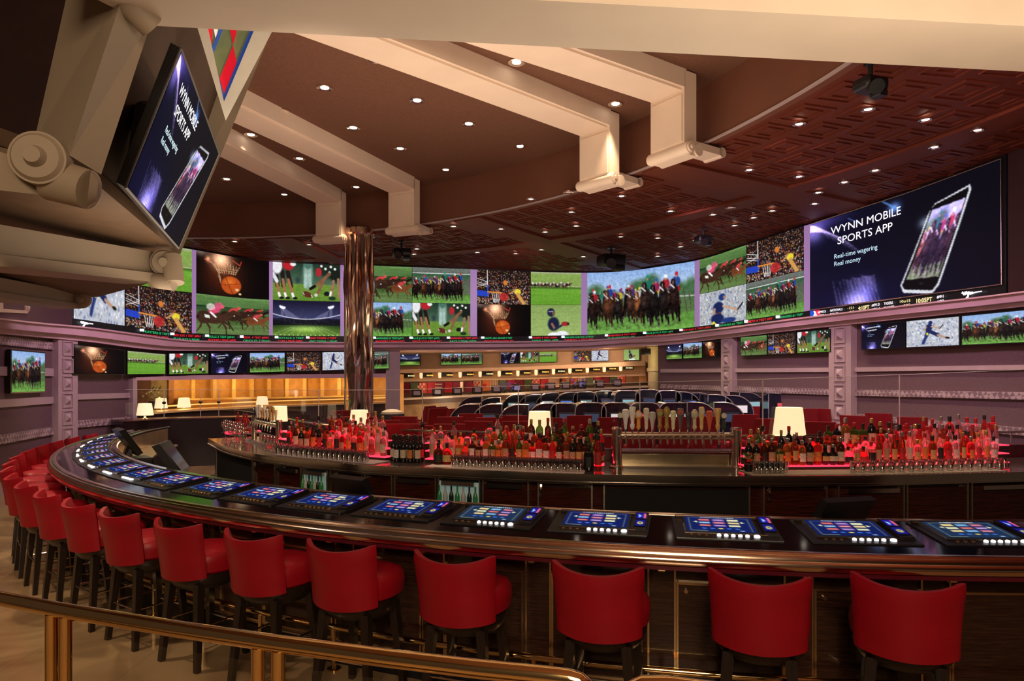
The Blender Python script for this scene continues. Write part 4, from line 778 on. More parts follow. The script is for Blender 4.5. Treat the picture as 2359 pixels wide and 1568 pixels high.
bc = thing('betting_counter', 'long curved betting counter with sign canopy and quilted panels in the lit hall', 'counter', (*XY(1200, 23.6), ZR))
rb(921, 1488, ln((921, 852), (1200, 846), (1488, 833)), ln((921, 860), (1200, 853), (1488, 843)), Yf=BY, o0=-.8, o1=.6).build('canopy_top', TAN, bc)
rb(921, 1488, ln((921, 860), (1200, 853), (1488, 843)), ln((921, 873), (1200, 867), (1488, 858)), Yf=BY, o0=-.55, o1=.5).build('canopy_fascia', mat('amber fascia', (.42, .22, .09), .5, noise=.1), bc)
rb(921, 1488, ln((921, 873), (1200, 867), (1488, 858)), ln((921, 879), (1200, 874), (1488, 865)), Yf=BY, o0=-.45, o1=.5).build('canopy_lip', mat('light tan lip', (.68, .47, .30), .5, noise=.05), bc)
SIGNY = lambda x: lin([(921, 866), (1200, 859), (1488, 845)], x)
for i, x in enumerate((947, 990, 1036, 1083, 1128, 1172, 1214, 1256, 1293, 1333, 1374, 1411, 1449)):
    s = rb(x - 12, x + 12, SIGNY(x) - 4.2, SIGNY(x) + 4.2, Yf=BY, o0=-.62, o1=-.5, step=12).build('window_sign', BLACKPL, bc)
    Ys = BY(x) - .66; MB().add([P(x - 7 + j * 3.2 + a, SIGNY(x) + b, Ys) for j in range(5) for a, b in ((0, 1.6), (2.2, 1.6), (2.2, -1.4), (0, -1.4))], [(4 * j, 4 * j + 1, 4 * j + 2, 4 * j + 3) for j in range(5)]).build('sign_characters', TXO if i % 4 else TXY, s)
for x in (970, 1013, 1060, 1106, 1150, 1193, 1235, 1275, 1313, 1353, 1392, 1430):
    MB().lathe([(.02, -.12), (.05, -.1), (.06, .06), (.03, .08)], P(x, SIGNY(x) - 1, BY(x) - .72), 10).build('wall_lamp', mat('lit sconce', (.8, .6, .4), .5, emis=(1, .72, .42), es=.75), bc)
pt0 = ln((921, 882), (1060, 879), (1265, 868), (1440, 862), (1500, 860)); pt1 = ln((921, 907), (1060, 903), (1265, 892), (1440, 883), (1500, 880))
PCOL = [((.22, .01, .03), None), ((.10, .13, .06), 0), ((.70, .06, .03), 1), ((.55, .02, .04), 2), ((.30, .02, .08), 3), ((.50, .01, .03), 4), ((.28, .01, .05), None), ((.72, .50, .35), 5), ((.75, .20, .06), 6), ((.45, .30, .16), 7), ((.12, .14, .07), None), ((.42, .01, .04), None)]
def quilt(x0, x1, idx, n):
    w = (x1 - x0) / n
    for j in range(n):
        a, b = x0 + w * j + .8, x0 + w * (j + 1) - .8; c, pt = PCOL[(idx + j) % 12]; m = mat('quilt colour %d' % ((idx + j) % 12), c, .6, noise=.1)
        o = rb(a, b, pt0, pt1, Yf=BY, o0=.30, o1=.36, step=30).build('quilted_panel', m, bc)
        Yq = BY(a) + .26; y0, y1 = pt0(a), pt1(a); M2 = mat('quilt pale', (.75, .5, .38), .6, noise=.05); M3 = mat('quilt red', (.6, .02, .03), .6, noise=.05); q = MB()
        def sq(u, v, du, dv): return q.add([P(a + (b - a) * (u + e), y0 + (y1 - y0) * (v + f), Yq) for e, f in ((0, 0), (du, 0), (du, dv), (0, dv))], [(0, 1, 2, 3)])
        if pt in (1, 5):
            for r in range(4):
                for k2 in range(4):
                    if (r + k2) % 2: sq(.05 + k2 * .23, .05 + r * .23, .2, .2)
            q.build('quilt_pattern', M2 if pt == 1 else M3, o, smooth=False)
        elif pt in (3, 7):
            for r in range(3): sq(.05, .12 + r * .3, .9, .13) if pt == 3 else sq(.12 + r * .3, .03, .12, .94)
            q.build('quilt_pattern', M2, o, smooth=False)
        elif pt in (4, 6): sq(.3, .3, .4, .4); q.build('quilt_pattern', M3, o, smooth=False)
quilt(921, 1060, 0, 7); quilt(1068, 1263, 6, 10); quilt(1292, 1440, 7, 8)
rb(1061, 1067, pt0, pt1, Yf=BY, o0=-.1, o1=.4, step=6).build('post', TAN, bc); rb(1264, 1288, lambda x: pt0(x) - 10, pt1, Yf=BY, o0=-.1, o1=.4, step=12).build('post', TAN, bc); rb(1472, 1490, lambda x: pt0(x) - 10, pt1, Yf=BY, o0=-.1, o1=.4, step=12).build('post', GOLDP, bc)
rb(1441, 1472, pt0, pt1, Yf=BY, o0=.30, o1=.36).build('wood_panel', mat('honey wood', (.33, .18, .08), .5, noise=.2), bc)
ct = ln((921, 917), (1060, 910), (1265, 900), (1490, 888)); 
rb(921, 1495, lambda x: ct(x) - 1, lambda x: ct(x) + 3, Yf=BY, o0=-1.5, o1=.5).build('counter_top', mat('cream marble', (.72, .58, .44), .2, noise=.1), bc)
rb(921, 1495, lambda x: ct(x) + 3, lambda x: ct(x) + 13, Yf=BY, o0=-1.25, o1=.3).build('counter_upper_front', mat('brown band', (.14, .06, .035), .4, noise=.1), bc)
rb(921, 1495, lambda x: ct(x) + 13, ('z', ZR), Yf=BY, o0=-1.05, o1=.2).build('counter_front', mat('gold marble', (.60, .36, .16), .3, noise=.35, nscale=3), bc)
for i, x in enumerate((960, 1008, 1053, 1100, 1143, 1190, 1232, 1268, 1302, 1340, 1380, 1420)):
    c = P(x, ct(x) - 1, BY(x) - .9); t = thing('betting_terminal', 'dark betting terminal on the far marble counter, %s from the left' % ORD[i], 'terminal', c, group='terminals on the betting counter')
    MB().box(c + V((0, 0, .13)), (.34, .22, .26), .1 * (-1) ** i, .03).build('screen_case', BLACKPL, t)
    MB().box(c + V((.02, -.12, .14)), (.20, .02, .14)).build('display', mat('violet display', (.1, .1, .3), .3, emis=(.10, .09, .30), es=.6) if i in (5, 9) else mat('dim display', (.1, .05, .06), .3, emis=(.10, .06, .07), es=.8), t)
for x, s in ((1160, 1), (1178, 1.1), (1322, .7), (1345, .7)):
    c = P(x, ct(x) - 1, BY(x) - 1.1); t = thing('flower_arrangement', {1160: 'violet flowers on the betting counter, left clump', 1178: 'violet flowers under a yellow bloom on the betting counter', 1322: 'blue flowers on the betting counter, right of the post', 1345: 'pale blue flowers farther right on the betting counter'}[x], 'flowers', c, group='flowers on the betting counter')
    MB().lathe([(.05, 0), (.08, .1), (.05, .18)], c, 10).build('vase', BLACKPL, t); b = MB()
    for j in range(14): a = j * 2.4; b.lathe([(.0, .02), (.022, .015), (.03, 0), (.012, -.02)], c + V((.14 * COS(a) * s * (j % 3 + 1) / 3, .1 * SIN(a), .22 + .1 * SIN(j * 1.7))), 6)
    b.build('blossoms', mat('violet petals', (.12, .10, .55), .6, noise=.2), t)
c = XY(1507, 22.2)
t = tag(MB().lathe([(.20, ZR), (.20, 1.6), (.23, 1.62), (.23, 1.68), (.20, 1.7), (.20, 2.3), (.24, 2.32), (.24, 2.42), (.20, 2.44), (.20, 3.0), (.24, 3.03), (.24, 3.1), (.2, 3.12), (.2, 3.35)], (*c, 0), 24).build('round_column', mat('cream lit plaster', (.75, .62, .36), .5, noise=.04)), 'round banded cream column at the right end of the betting hall', 'column')
c = P(1488, 817, 21.5); t = thing('hanging_monitor', 'small black monitor hanging by a thin rod at the right end of the betting hall', 'monitor', c)
MB().box(c + V((0, 0, .1)), (.30, .05, .2), 0, .01).build('case', BLACKPL, t); MB().tube([c + V((0, 0, .2)), c + V((0, 0, .48))], .01, 6).build('rod', BLACKPL, t)
for x_ in (960, 1040, 1130, 1220, 1310, 1400): lamp('SPOT', P(x_, 806, 22.3), 75, (1, .68, .4), to=P(x_, 870, 24.2), size=.08, spot=2.2, blend=.8)
for x_ in (970, 1060, 1150, 1240, 1340, 1420): lamp('POINT', P(x_, 884 - (x_ - 970) * .035, BY(x_) - .35), 5, (1, .78, .55), size=.12)  # points added under the canopy to brighten the quilted panels
lamp('POINT', P(985, 925, 21.6), 60, WARM, size=.3); lamp('POINT', P(1180, 912, 22.2), 18, WARM, size=.3); lamp('POINT', P(1500, 830, 21.4), 10, (1, .8, .4), size=.2)  # first point added to brighten the gold marble front
# ------------------------------------------------------------------ golden alcove at the left
AY = lambda x: fY(x) + 1.6
struct('wall_alcove', rb(290, 930, ln((290, 868), (930, 862)), ('z', ZR), Yf=AY, o0=0, o1=.2), GOLDP)
for x in (441, 489, 533.6, 577, 619, 661, 702, 743, 782, 822): trim(rb(x - 4.2, x + 4.2, 868, 918, Yf=AY, o0=-.12, o1=.02, step=8), GOLDL)
trim(rb(306, 345, 868, 930, Yf=AY, o0=-.06, o1=.02), mat('maroon panel', (.12, .04, .035), .6, noise=.1)); trim(rb(345, 384, 868, 930, Yf=AY, o0=-.06, o1=.02), mat('olive tan panel', (.30, .23, .14), .6, noise=.2)); trim(rb(384, 396, 868, 930, Yf=AY, o0=-.1, o1=.02), mat('orange wood post', (.40, .16, .06), .5, noise=.2))
t = thing('service_counter', 'golden lit service counter in the alcove under the left televisions', 'counter', (*XY(600, 20.4), ZR))
rb(400, 888, ln((400, 917), (600, 914), (888, 908)), ln((400, 921), (888, 912)), Yf=AY, o0=-.5, o1=-.05).build('back_shelf', GOLDL, t)
rb(400, 888, ln((400, 921), (888, 912)), ('z', ZR), Yf=AY, o0=-.42, o1=-.05).build('back_cabinet', GOLDP, t)
fr = ln((310, 953), (440, 943), (640, 933), (890, 925))
CYf = lambda x: fY(x) + .1
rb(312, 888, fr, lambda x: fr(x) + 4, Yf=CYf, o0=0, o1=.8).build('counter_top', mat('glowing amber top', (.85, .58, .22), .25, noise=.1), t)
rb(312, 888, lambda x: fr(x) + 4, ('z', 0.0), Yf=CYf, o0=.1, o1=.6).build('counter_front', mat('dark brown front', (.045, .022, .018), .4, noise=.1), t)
rb(400, 888, lambda x: fr(x) - 9, lambda x: fr(x) - 6.5, Yf=CYf, o0=.7, o1=.9).build('glowing_ledge', mat('amber ledge', (.9, .6, .2), .4, emis=(.9, .55, .16), es=.7), t)
for x in (450, 560, 680, 780): lamp('POINT', P(x, 885, AY(x) - .7), 14, (1, .62, .2), size=.15)
lamp('POINT', P(350, 905, 16.5), 4, WARM, size=.15); lamp('POINT', P(875, 890, 20.9), 6, (1, .62, .2), size=.15)
# ------------------------------------------------------------------ thin glass
def thin(name, tint=(1, 1, 1), lo=.04, hi=.5):
    m = bpy.data.materials.new(name); m.use_nodes = True; nt = m.node_tree; nt.nodes.remove(nt.nodes['Principled BSDF']); L = nt.links.new
    o = nt.nodes['Material Output']; mx = nt.nodes.new('ShaderNodeMixShader'); tr = nt.nodes.new('ShaderNodeBsdfTransparent'); g = nt.nodes.new('ShaderNodeBsdfGlossy'); lw = nt.nodes.new('ShaderNodeLayerWeight'); mr = nt.nodes.new('ShaderNodeMapRange')
    tr.inputs[0].default_value = (*tint, 1); g.inputs['Roughness'].default_value = .04; g.inputs['Color'].default_value = (.9, .9, .9, 1); mr.inputs['To Min'].default_value = lo; mr.inputs['To Max'].default_value = hi
    L(lw.outputs['Facing'], mr.inputs['Value']); L(mr.outputs[0], mx.inputs[0]); L(tr.outputs[0], mx.inputs[1]); L(g.outputs[0], mx.inputs[2]); L(mx.outputs[0], o.inputs[0]); return m
PANE = thin('thin clear pane', (.96, .97, .97), .02, .14); TUMB = thin('thin tumbler glass', (.93, .93, .93), .22, .9)
# ------------------------------------------------------------------ the round bar
BC = V((3.136, 14.47, 0))
def bp(a, r, z=0): a = math.radians(a); return V((BC.x + r * COS(a), BC.y + r * SIN(a), z))
def arcs(mb, a0, a1, prof, n=None, closed=True):
    n = n or max(2, int((a1 - a0) / .8)); m = len(prof); vs = []; fs = []
    for i in range(n + 1):
        for r, z in prof: vs.append(bp(a0 + (a1 - a0) * i / n, r, z))
    for i in range(n):
        for k_ in range(m if closed else m - 1): fs.append((i * m + k_, (i + 1) * m + k_, (i + 1) * m + (k_ + 1) % m, i * m + (k_ + 1) % m))
    if closed: fs += [tuple(range(m)), tuple(n * m + k_ for k_ in range(m - 1, -1, -1))]
    return mb.add(vs, fs)
def A_(*a, **k_): return arcs(MB(), *a, **k_)
BA0, BA1 = -174.5, -74
bar = thing('bar_counter', 'huge curved black topped bar with polished bronze edge and dark wood front', 'bar', bp(-104, 10.3, 0))
A_(BA0, BA1, [(10.67, 1.05), (9.99, 1.12), (9.99, 1.085), (10.6, 1.00), (10.67, 1.0)]).build('counter_top', BLACKGL, bar)
rim = [(10.63, 1.05), (10.64, 1.062), (10.66, 1.067), (10.685, 1.062), (10.692, 1.052), (10.696, 1.053), (10.712, 1.050), (10.722, 1.036), (10.724, 1.024), (10.728, 1.022), (10.738, 1.006), (10.740, .988), (10.732, .970), (10.71, .960), (10.66, .960)]
A_(BA0, BA1, rim, 220).build('edge_rim', BRONZE, bar)
A_(BA0, BA1, [(10.60, .960), (10.715, .960), (10.71, .935), (10.60, .935)], 180).build('under_rim_reflection', mat('maroon rim reflection', (.10, .006, .016), .4, noise=.1), bar)  # maroon reflection below the rim, put into the colour of a band
A_(BA0, BA1, [(9.995, 1.122), (9.965, 1.13), (9.95, 1.12), (9.95, 1.09), (9.995, 1.085)], 180).build('inner_edge', CHROME, bar)
A_(BA0, BA1, [(10.46, .14), (10.46, .97), (10.38, .97), (10.38, .14)]).build('front_panel', BARWOOD, bar)
A_(BA0, BA1, [(10.50, 0), (10.50, .14), (10.36, .14), (10.36, 0)]).build('plinth', BLACKPL, bar)
A_(BA0, BA1, [(10.52, .905), (10.52, .925), (10.46, .925), (10.46, .905)]).build('front_rail', BRASS, bar)
A_(BA0, BA1, [(10.475, .145), (10.475, .158), (10.455, .158), (10.455, .145)]).build('bottom_trim', GOLDTRIM, bar)
A_(BA0, BA1, [(9.99, 0.0), (9.99, 1.085), (10.02, 1.085), (10.02, 0)]).build('inner_panel', mat('warm steel sheet', (.62, .50, .38), .32, 1.0, noise=.15, nscale=3), bar)
A_(-170, -76, [(9.55, .80), (9.98, .80), (9.98, .83), (9.55, .83)]).build('inner_shelf', STEEL, bar)
A_(-170, -76, [(9.60, .02), (9.60, .80), (9.66, .80), (9.66, .02)]).build('inner_cabinet', BLACKPL, bar)
pa = [bp(BA0 + (BA1 - BA0) * i / 160, 10.595, .30) for i in range(161)]
fr_ = MB().tube(pa, .022, 10).build('foot_rail', BRASS, bar)
TH = [-91.45, -95.62, -99.96, -104.39, -108.51, -112.52, -116.49, -120.25, -124.02, -128.09, -131.7, -135.04] + [-135.04 - 3.85 * i for i in range(1, 9)]
for i in range(-1, len(TH)):
    a = TH[i] if i >= 0 else TH[0] + 4.15; nx = TH[i + 1] if i + 1 < len(TH) else a - 3.85; m_ = (a + nx) / 2; w = .44
    # door between pilasters, framed in gold; pilaster and bracket post at the joint
    hw = abs(a - nx) / 2 - .52
    dr = A_(a - hw, a + hw, [(10.475, .17), (10.475, .80), (10.455, .80), (10.455, .17)], 4).build('access_panel', BARWOOD, bar)
    f = MB()
    arcs(f, a - hw, a + hw, [(10.484, .79), (10.484, .805), (10.46, .805), (10.46, .79)], 4); arcs(f, a - hw, a + hw, [(10.484, .165), (10.484, .18), (10.46, .18), (10.46, .165)], 4)
    for s in (-1, 1): e_ = a + s * hw; arcs(f, e_ - .035, e_ + .035, [(10.484, .165), (10.484, .805), (10.46, .805), (10.46, .165)], 1)
    f.build('panel_trim', GOLDTRIM, dr); MB().tube([bp(a - hw + .28, 10.47, .75), bp(a - hw + .28, 10.492, .75)], .013, 10).build('lock', GOLDTRIM, dr)
    f = MB()
    for s in (-1, 1): arcs(f, m_ + s * w - .03, m_ + s * w + .03, [(10.482, .16), (10.482, .90), (10.455, .90), (10.455, .16)], 1)
    f.build('pilaster_trim', GOLDTRIM, bar)
    MB().box(bp(m_, 10.60, .935), (.05, .12, .05), math.radians(m_ + 90), .006).build('rim_bracket', GOLDTRIM, bar)
    MB().tube([bp(m_, 10.595, 0), bp(m_, 10.595, .30)], .016, 8).lathe([(.05, 0), (.05, .012), (.02, .02)], bp(m_, 10.595, 0), 12).build('rail_post', BRASS, bar)
struct('floor_bar', MB().lathe([(.01, .002), (9.58, .002), (9.58, .006), (.01, .006)], BC, 90), mat('dark rubber matting', (.03, .024, .022), .6, noise=.3, nscale=20))
# ------------------------------------------------------------------ betting machines set into the counter
BTN = mat('lit white button', (.8, .8, .8), .3, emis=(.95, .95, 1), es=1.7); BTD = mat('dark brass button', (.25, .16, .08), .3, metal=.6)
def machine(pn, lit):
    t = thing('bar_game_machine', '', 'game machine'); B = lambda mb, n, m, p=t: mb.build(n, m, p, world=False)
    B(MB().box((0, 0, .008), (.64, .45, .022), 0, .006), 'frame', BLACKPL)
    B(MB().box((0, .19, .028), (.60, .02, .02), 0, .004).box((-.01, -.135, .022), (.50, .012, .008), 0, .002), 'trim_bar', mat('dark bronze bar', (.12, .08, .06), .3, .8))
    B(MB().hexa([(-.26, -.12, .019), (.20, -.12, .019), (.20, .18, .019), (-.26, .18, .019), (-.25, -.115, .027), (.19, -.115, .027), (.19, .175, .032), (-.25, .175, .032)]), 'bezel', mat('dark slate bezel', (.03, .05, .08), .15, noise=.1))
    screen_mesh('screen', lambda u, v: (-.24 + .42 * u, .172 - .282 * v, .034 - .006 * v), pn, 56, 44, t, world=False)
    c = B(MB().hexa([(.215, -.14, .012), (.31, -.14, .012), (.31, .19, .012), (.215, .19, .012), (.22, -.135, .034), (.305, -.135, .034), (.305, .185, .046), (.22, .185, .046)]), 'card_reader', BLACKPL)
    screen_mesh('reader_display', lambda u, v: (.227 + .07 * u, .165 - .27 * v, .0475 - .010 * v), 'card', 10, 24, c, world=False)
    for j in range(6):
        x = -.055 + j * .042 + (.014 if j == 5 else 0); r = .013 if j < 5 else .019
        B(MB().lathe([(r, .016), (r, .027), (r * .7, .031), (.001, .032)], (x, -.165, 0), 12), 'button', BTN if lit else BTD)
    for j in range(3): B(MB().lathe([(.012, .016), (.012, .024), (.001, .026)], (-.22 + j * .045, -.165, 0), 10), 'button', BTD)
    return t
mA, mB_, mC = machine('game', True), machine('gamedim', True), machine('game', False)
LA, LB, LC = lib_of(mA), lib_of(mB_), lib_of(mC); used = set()
tilt = math.atan(.07 / .68)
for i, a in enumerate(TH):
    src, lb_, what = ((mB_, LB, 'washed-out blue screen and white buttons') if i in (0, 4) else (mC, LC, 'blue screen and unlit buttons') if 5 <= i <= 9 else (mA, LA, 'blue screen and lit white buttons'))
    lab = 'bar game machine, %s, %s from the right end' % (what, ORD[i]); loc = bp(a, 10.25, 1.083)
    if src.name in used: o = dup(src, loc, lib=lb_)
    else: o = src; used.add(src.name)
    o.location = loc; o.rotation_euler = (tilt, 0, math.radians(a + 90)); o['label'] = lab; o['group'] = 'game machines let into the bar top'
# ------------------------------------------------------------------ bar stools
def stool():
    t = thing('bar_stool', '', 'bar stool'); B = lambda mb, n, m, p=t: mb.build(n, m, p, world=False)
    nu, nv = 20, 10; vs = []; fs = []
    for j in range(nv + 1):
        v = j / nv; hw = .228 + .022 * v ** 2
        loop = []
        for s, rng_ in ((1, range(nu + 1)), (-1, range(nu, -1, -1))):
            for i in rng_:
                u = -1 + 2 * i / nu; e = 1 if abs(u) < .97 else .6; th_ = .026 * e
                zt = 1.0 + .042 * u * u - (.006 if abs(u) > .97 else 0); zb2 = .635 + .02 * u * u
                ang = u * .92; R = hw / SIN(.92); rad = R + s * th_; x = rad * SIN(ang); y = .03 - rad * COS(ang) - .035 * v
                z = zb2 + (zt - zb2) * v + (.006 * s if 0 < v < 1 else 0) * 0
                if j == nv: rad2 = R + s * th_ * .55; x = rad2 * SIN(ang); y = .03 - rad2 * COS(ang) - .035 * v; z += .008
                loop.append((x, y, z))
        vs += loop
    m = 2 * (nu + 1)
    for j in range(nv):
        for k_ in range(m): fs.append((j * m + k_, j * m + (k_ + 1) % m, (j + 1) * m + (k_ + 1) % m, (j + 1) * m + k_))
    for j in (0, nv):
        for i in range(nu): fs.append((j * m + i, j * m + i + 1, j * m + m - 2 - i, j * m + m - 1 - i))
    bk_ = B(MB().add(vs, fs), 'backrest', LEATHER)
    sm = lambda a, z: 1.0 + .05 * abs(SIN(2 * a)) ** 2
    B(MB().lathe([(.225, .655), (.255, .68), (.262, .74), (.255, .79), (.235, .815), (.17, .83), (.001, .834)], (0, .03, 0), 36, mod=sm), 'seat', LEATHER)
    pp = [(.245 * COS(a), .245 * SIN(a), .79) for a in [2 * PI * i / 36 for i in range(37)]]
    B(MB().lathe([(.17, .55), (.205, .56), (.235, .60), (.245, .64), (.245, .662), (.10, .664)], (0, 0, 0), 28), 'seat_base', DARKWOOD)
    for sx in (-1, 1):
        for sy in (-1, 1):
            a, b = V((sx * .155, sy * .155, .60)), V((sx * .205, sy * .205, 0)); h0, h1 = .028, .019
            B(MB().hexa([b + V((x * h1, y * h1, 0)) for x, y in ((-1, -1), (1, -1), (1, 1), (-1, 1))] + [a + V((x * h0, y * h0, 0)) for x, y in ((-1, -1), (1, -1), (1, 1), (-1, 1))]), 'leg', DARKWOOD)
    q = .187
    for (x0, y0), (x1, y1) in (((-q, q), (q, q)), ((q, q), (q, -q)), ((-q, -q), (-q, q)), ((-q, -q), (q, -q))):
        z = .235 if y0 == y1 == q else .30
        B(MB().tube([(x0, y0, z), (x1, y1, z)], .008, 8), 'foot_bar', CHROME if y0 == y1 == q else BRONZE)
    return t
st = stool(); SL = lib_of(st)
SA = [-95.5, -99.4, -103.9, -108.3, -112.3, -116.0, -119.9, -123.8, -127.4, -131.1, -135.0] + [-135 - 3.92 * i for i in range(1, 10)]
for i in range(20):
    a = SA[i]; lab = 'red leather bar stool with dark legs at the curved bar, %s' % ('nearest the right end' if i == 0 else ORD[i] + ' from the right end')
    loc = bp(a, 10.86); o = st if i == 0 else dup(st, loc, lib=SL)
    o.location = loc; o.rotation_euler = (0, 0, math.radians(a + 90 - (20, 12, 4, 0)[min(i, 3)])); o['label'] = lab; o['group'] = 'red stools round the bar'
# ------------------------------------------------------------------ back bar island
BB = [(484, 11.6), (521, 10.2), (607, 9.07), (735, 8.39), (850, 7.95), (1000, 7.72), (1079, 7.56), (1366, 7.2), (1702, 7.07), (1914, 7.09), (2325, 7.38), (2700, 7.9)]
bY = lambda x: cr(BB, x)
bb = thing('back_bar_counter', 'long curved back bar worktop with steel edge, full of bottles and glasses', 'counter', (*XY(1300, 7.6), 0))
DSTEEL = mat('dark polished worktop', (.16, .12, .11), .12, .7, noise=.3, nscale=3)
R_ = lambda x0, x1, z1, z0, o0, o1, **k_: ribbon(MB(), x0, x1, ('z', z1), ('z', z0), o0=o0, o1=o1, Yf=bY, **k_)
R_(484, 2620, 1.05, 1.01, 0, 1.1).build('worktop', DSTEEL, bb)
R_(484, 2620, 1.056, .965, -.035, .0).build('steel_edge', CHROME, bb)
R_(484, 2620, .975, .955, -.045, -.03).build('edge_bead', CHROME, bb)
R_(484, 2620, 1.01, .10, .10, 1.0).build('carcass', REDWOOD, bb); R_(484, 2620, .10, 0, .16, .9).build('kick_base', BLACKPL, bb)
REDL = mat('red lit shelf', (.6, .02, .04), .4, emis=(1.0, .03, .07), es=2.3); MATW = mat('pale bar mat', (.55, .45, .42), .7, noise=.1, bump=.3, nscale=60); MATG = mat('grey bar mat', (.26, .21, .22), .7, noise=.1)
def BBP(px, o, z):
    p = px
    for _ in range(8):
        a = V((*XY(p - 2, bY(p - 2)), 0)); b = V((*XY(p + 2, bY(p + 2)), 0)); d = (b - a).normalized(); q = (a + b) / 2 + V((-d.y, d.x, 0)) * o; p += (px - (CX + q.x / q.y * F)) * .8
    return V((q.x, q.y, z))
def ppx(px, o): # path parameter whose offset point shows at px
    p = px
    for _ in range(8):
        a = V((*XY(p - 2, bY(p - 2)), 0)); b = V((*XY(p + 2, bY(p + 2)), 0)); d = (b - a).normalized(); q = (a + b) / 2 + V((-d.y, d.x, 0)) * o; p += (px - (CX + q.x / q.y * F)) * .8
    return p
TIER = {1: (.52, 1.10), 2: (.68, 1.18), 3: (.84, 1.26)}
for x0, x1, nm in ((655, 896, 'left'), (985, 1392, 'middle'), (1712, 2310, 'right')):
    s = thing('lit_bottle_shelf', 'stepped red glowing bottle shelf, %s one on the back bar' % nm, 'shelf', BBP((x0 + x1) / 2, .7, 1.05))
    for k_, (o, z) in TIER.items():
        R_(ppx(x0, o), ppx(x1, o), z - .012, 1.05, o - .08, o + .08).build('step', mat('dark steel step', (.10, .05, .05), .3, .6), s); R_(ppx(x0, o), ppx(x1, o), z, z - .012, o - .085, o + .08).build('lit_strip', REDL, s)
for x0, x1, o0, o1, m, lb_ in ((612, 850, .08, .44, MATG, 'grey bar mat under the left glasses'), (975, 1345, .05, .44, MATW, 'pale bar mat under the middle glasses'), (1735, 2330, .05, .44, mat('beige bar mat', (.34, .28, .22), .7, noise=.1), 'beige bar mat under the right glasses')):
    tag(R_(x0, x1, 1.058, 1.05, o0, o1).build('bar_mat', m, None), lb_, 'bar mat', 'mats on the back bar')
# cabinets under the worktop
def cab(x0, x1, kind, lab):
    P0 = lambda x, z, o: (lambda v: v)(BBP(x, o, z)); t = thing('back_bar_cabinet', lab, 'cabinet', BBP((x0 + x1) / 2, .1, 0), group='cabinets under the back bar')
    d = R_(x0 + 3, x1 - 3, .90, .14, .055, .10, step=40)
    if kind == 'fridge':
        R_(x0, x1, .955, .10, .085, .10, step=40).build('body', BLACKPL, t); fr = d.build('interior', mat('lit fridge interior', (.5, .6, .6), .5, emis=(.08, .16, .16), es=.5), t)
        for j in range(7):
            c = BBP(x0 + 8 + (x1 - x0 - 16) * j / 6, .02, .60); MB().lathe([(.026, 0), (.028, .14), (.022, .17), (.010, .20), (.010, .25), (.012, .26)], c, 10).build('stored_bottle', [mat('green bottle', (.05, .30, .10), .15), mat('frosted bottle', (.5, .55, .55), .3), mat('dark bottle', (.02, .03, .02), .15)][j % 3], fr)
        R_(x0 + 2, x1 - 2, .62, .60, .02, .09, step=40).build('wire_shelf', STEEL, t)
    elif kind == 'open': d.build('opening', DARK, t)  # matt black slab stands in for the shade inside an open bay
    else: d.build('door', REDWOOD, t)
    f = MB()
    for a, b in ((x0, x0 + 3.5), (x1 - 3.5, x1)): ribbon(f, a, b, ('z', .955), ('z', .10), o0=.045, o1=.10, Yf=bY)
    ribbon(f, x0, x1, ('z', .955), ('z', .935), o0=.045, o1=.10, Yf=bY, step=40); f.build('frame', STEEL, t)
    if kind in ('drawer', 'fridge'): w = (x1 - x0) * .12; R_(x0 + w, x1 - w, .91, .865, .0, .05, step=40).build('handle', CHROME if kind == 'drawer' else STEEL, t)
    if kind == 'latch': MB().box(BBP(x0 + 10, .03, .86), (.03, .03, .14), 0, .006).build('latch', CHROME, t); R_(x0 + 8, x1 - 8, .905, .895, .04, .06, step=40).build('bar', CHROME, t)
for a in ((488, 575, 'open', 'dark blue-black open bay at the left end of the back bar'), (578, 627, 'latch', 'narrow red wood cabinet with a latch, leftmost door of the back bar'), (629, 688, 'drawer', 'red wood cabinet with a steel pull left of the small fridge'), (690, 748, 'fridge', 'small lit fridge with green bottles left of the till'), (752, 830, 'door', 'red wood cabinet hidden behind the till screen'),
          (833, 900, 'door', 'plain red wood cabinet right of the till'), (903, 1001, 'drawer', 'red wood cabinet with a steel pull left of the larger fridge'), (1004, 1103, 'fridge', 'larger lit fridge with frosted and green bottles'), (1107, 1216, 'drawer', 'red wood cabinet with a steel pull right of the larger fridge'), (1236, 1365, 'latch', 'wide red wood cabinet with a chrome latch at its left'),
          (1390, 1732, 'open', 'wide black bay under the beer taps'), (1762, 1912, 'latch', 'wide red wood cabinet right of the black bay'), (1936, 2092, 'drawer', 'dark cabinet with a long steel pull left of the right till'), (2096, 2240, 'door', 'dark cabinet behind the right till'), (2246, 2420, 'drawer', 'dark cabinet with a long steel pull at the right edge')): cab(*a)
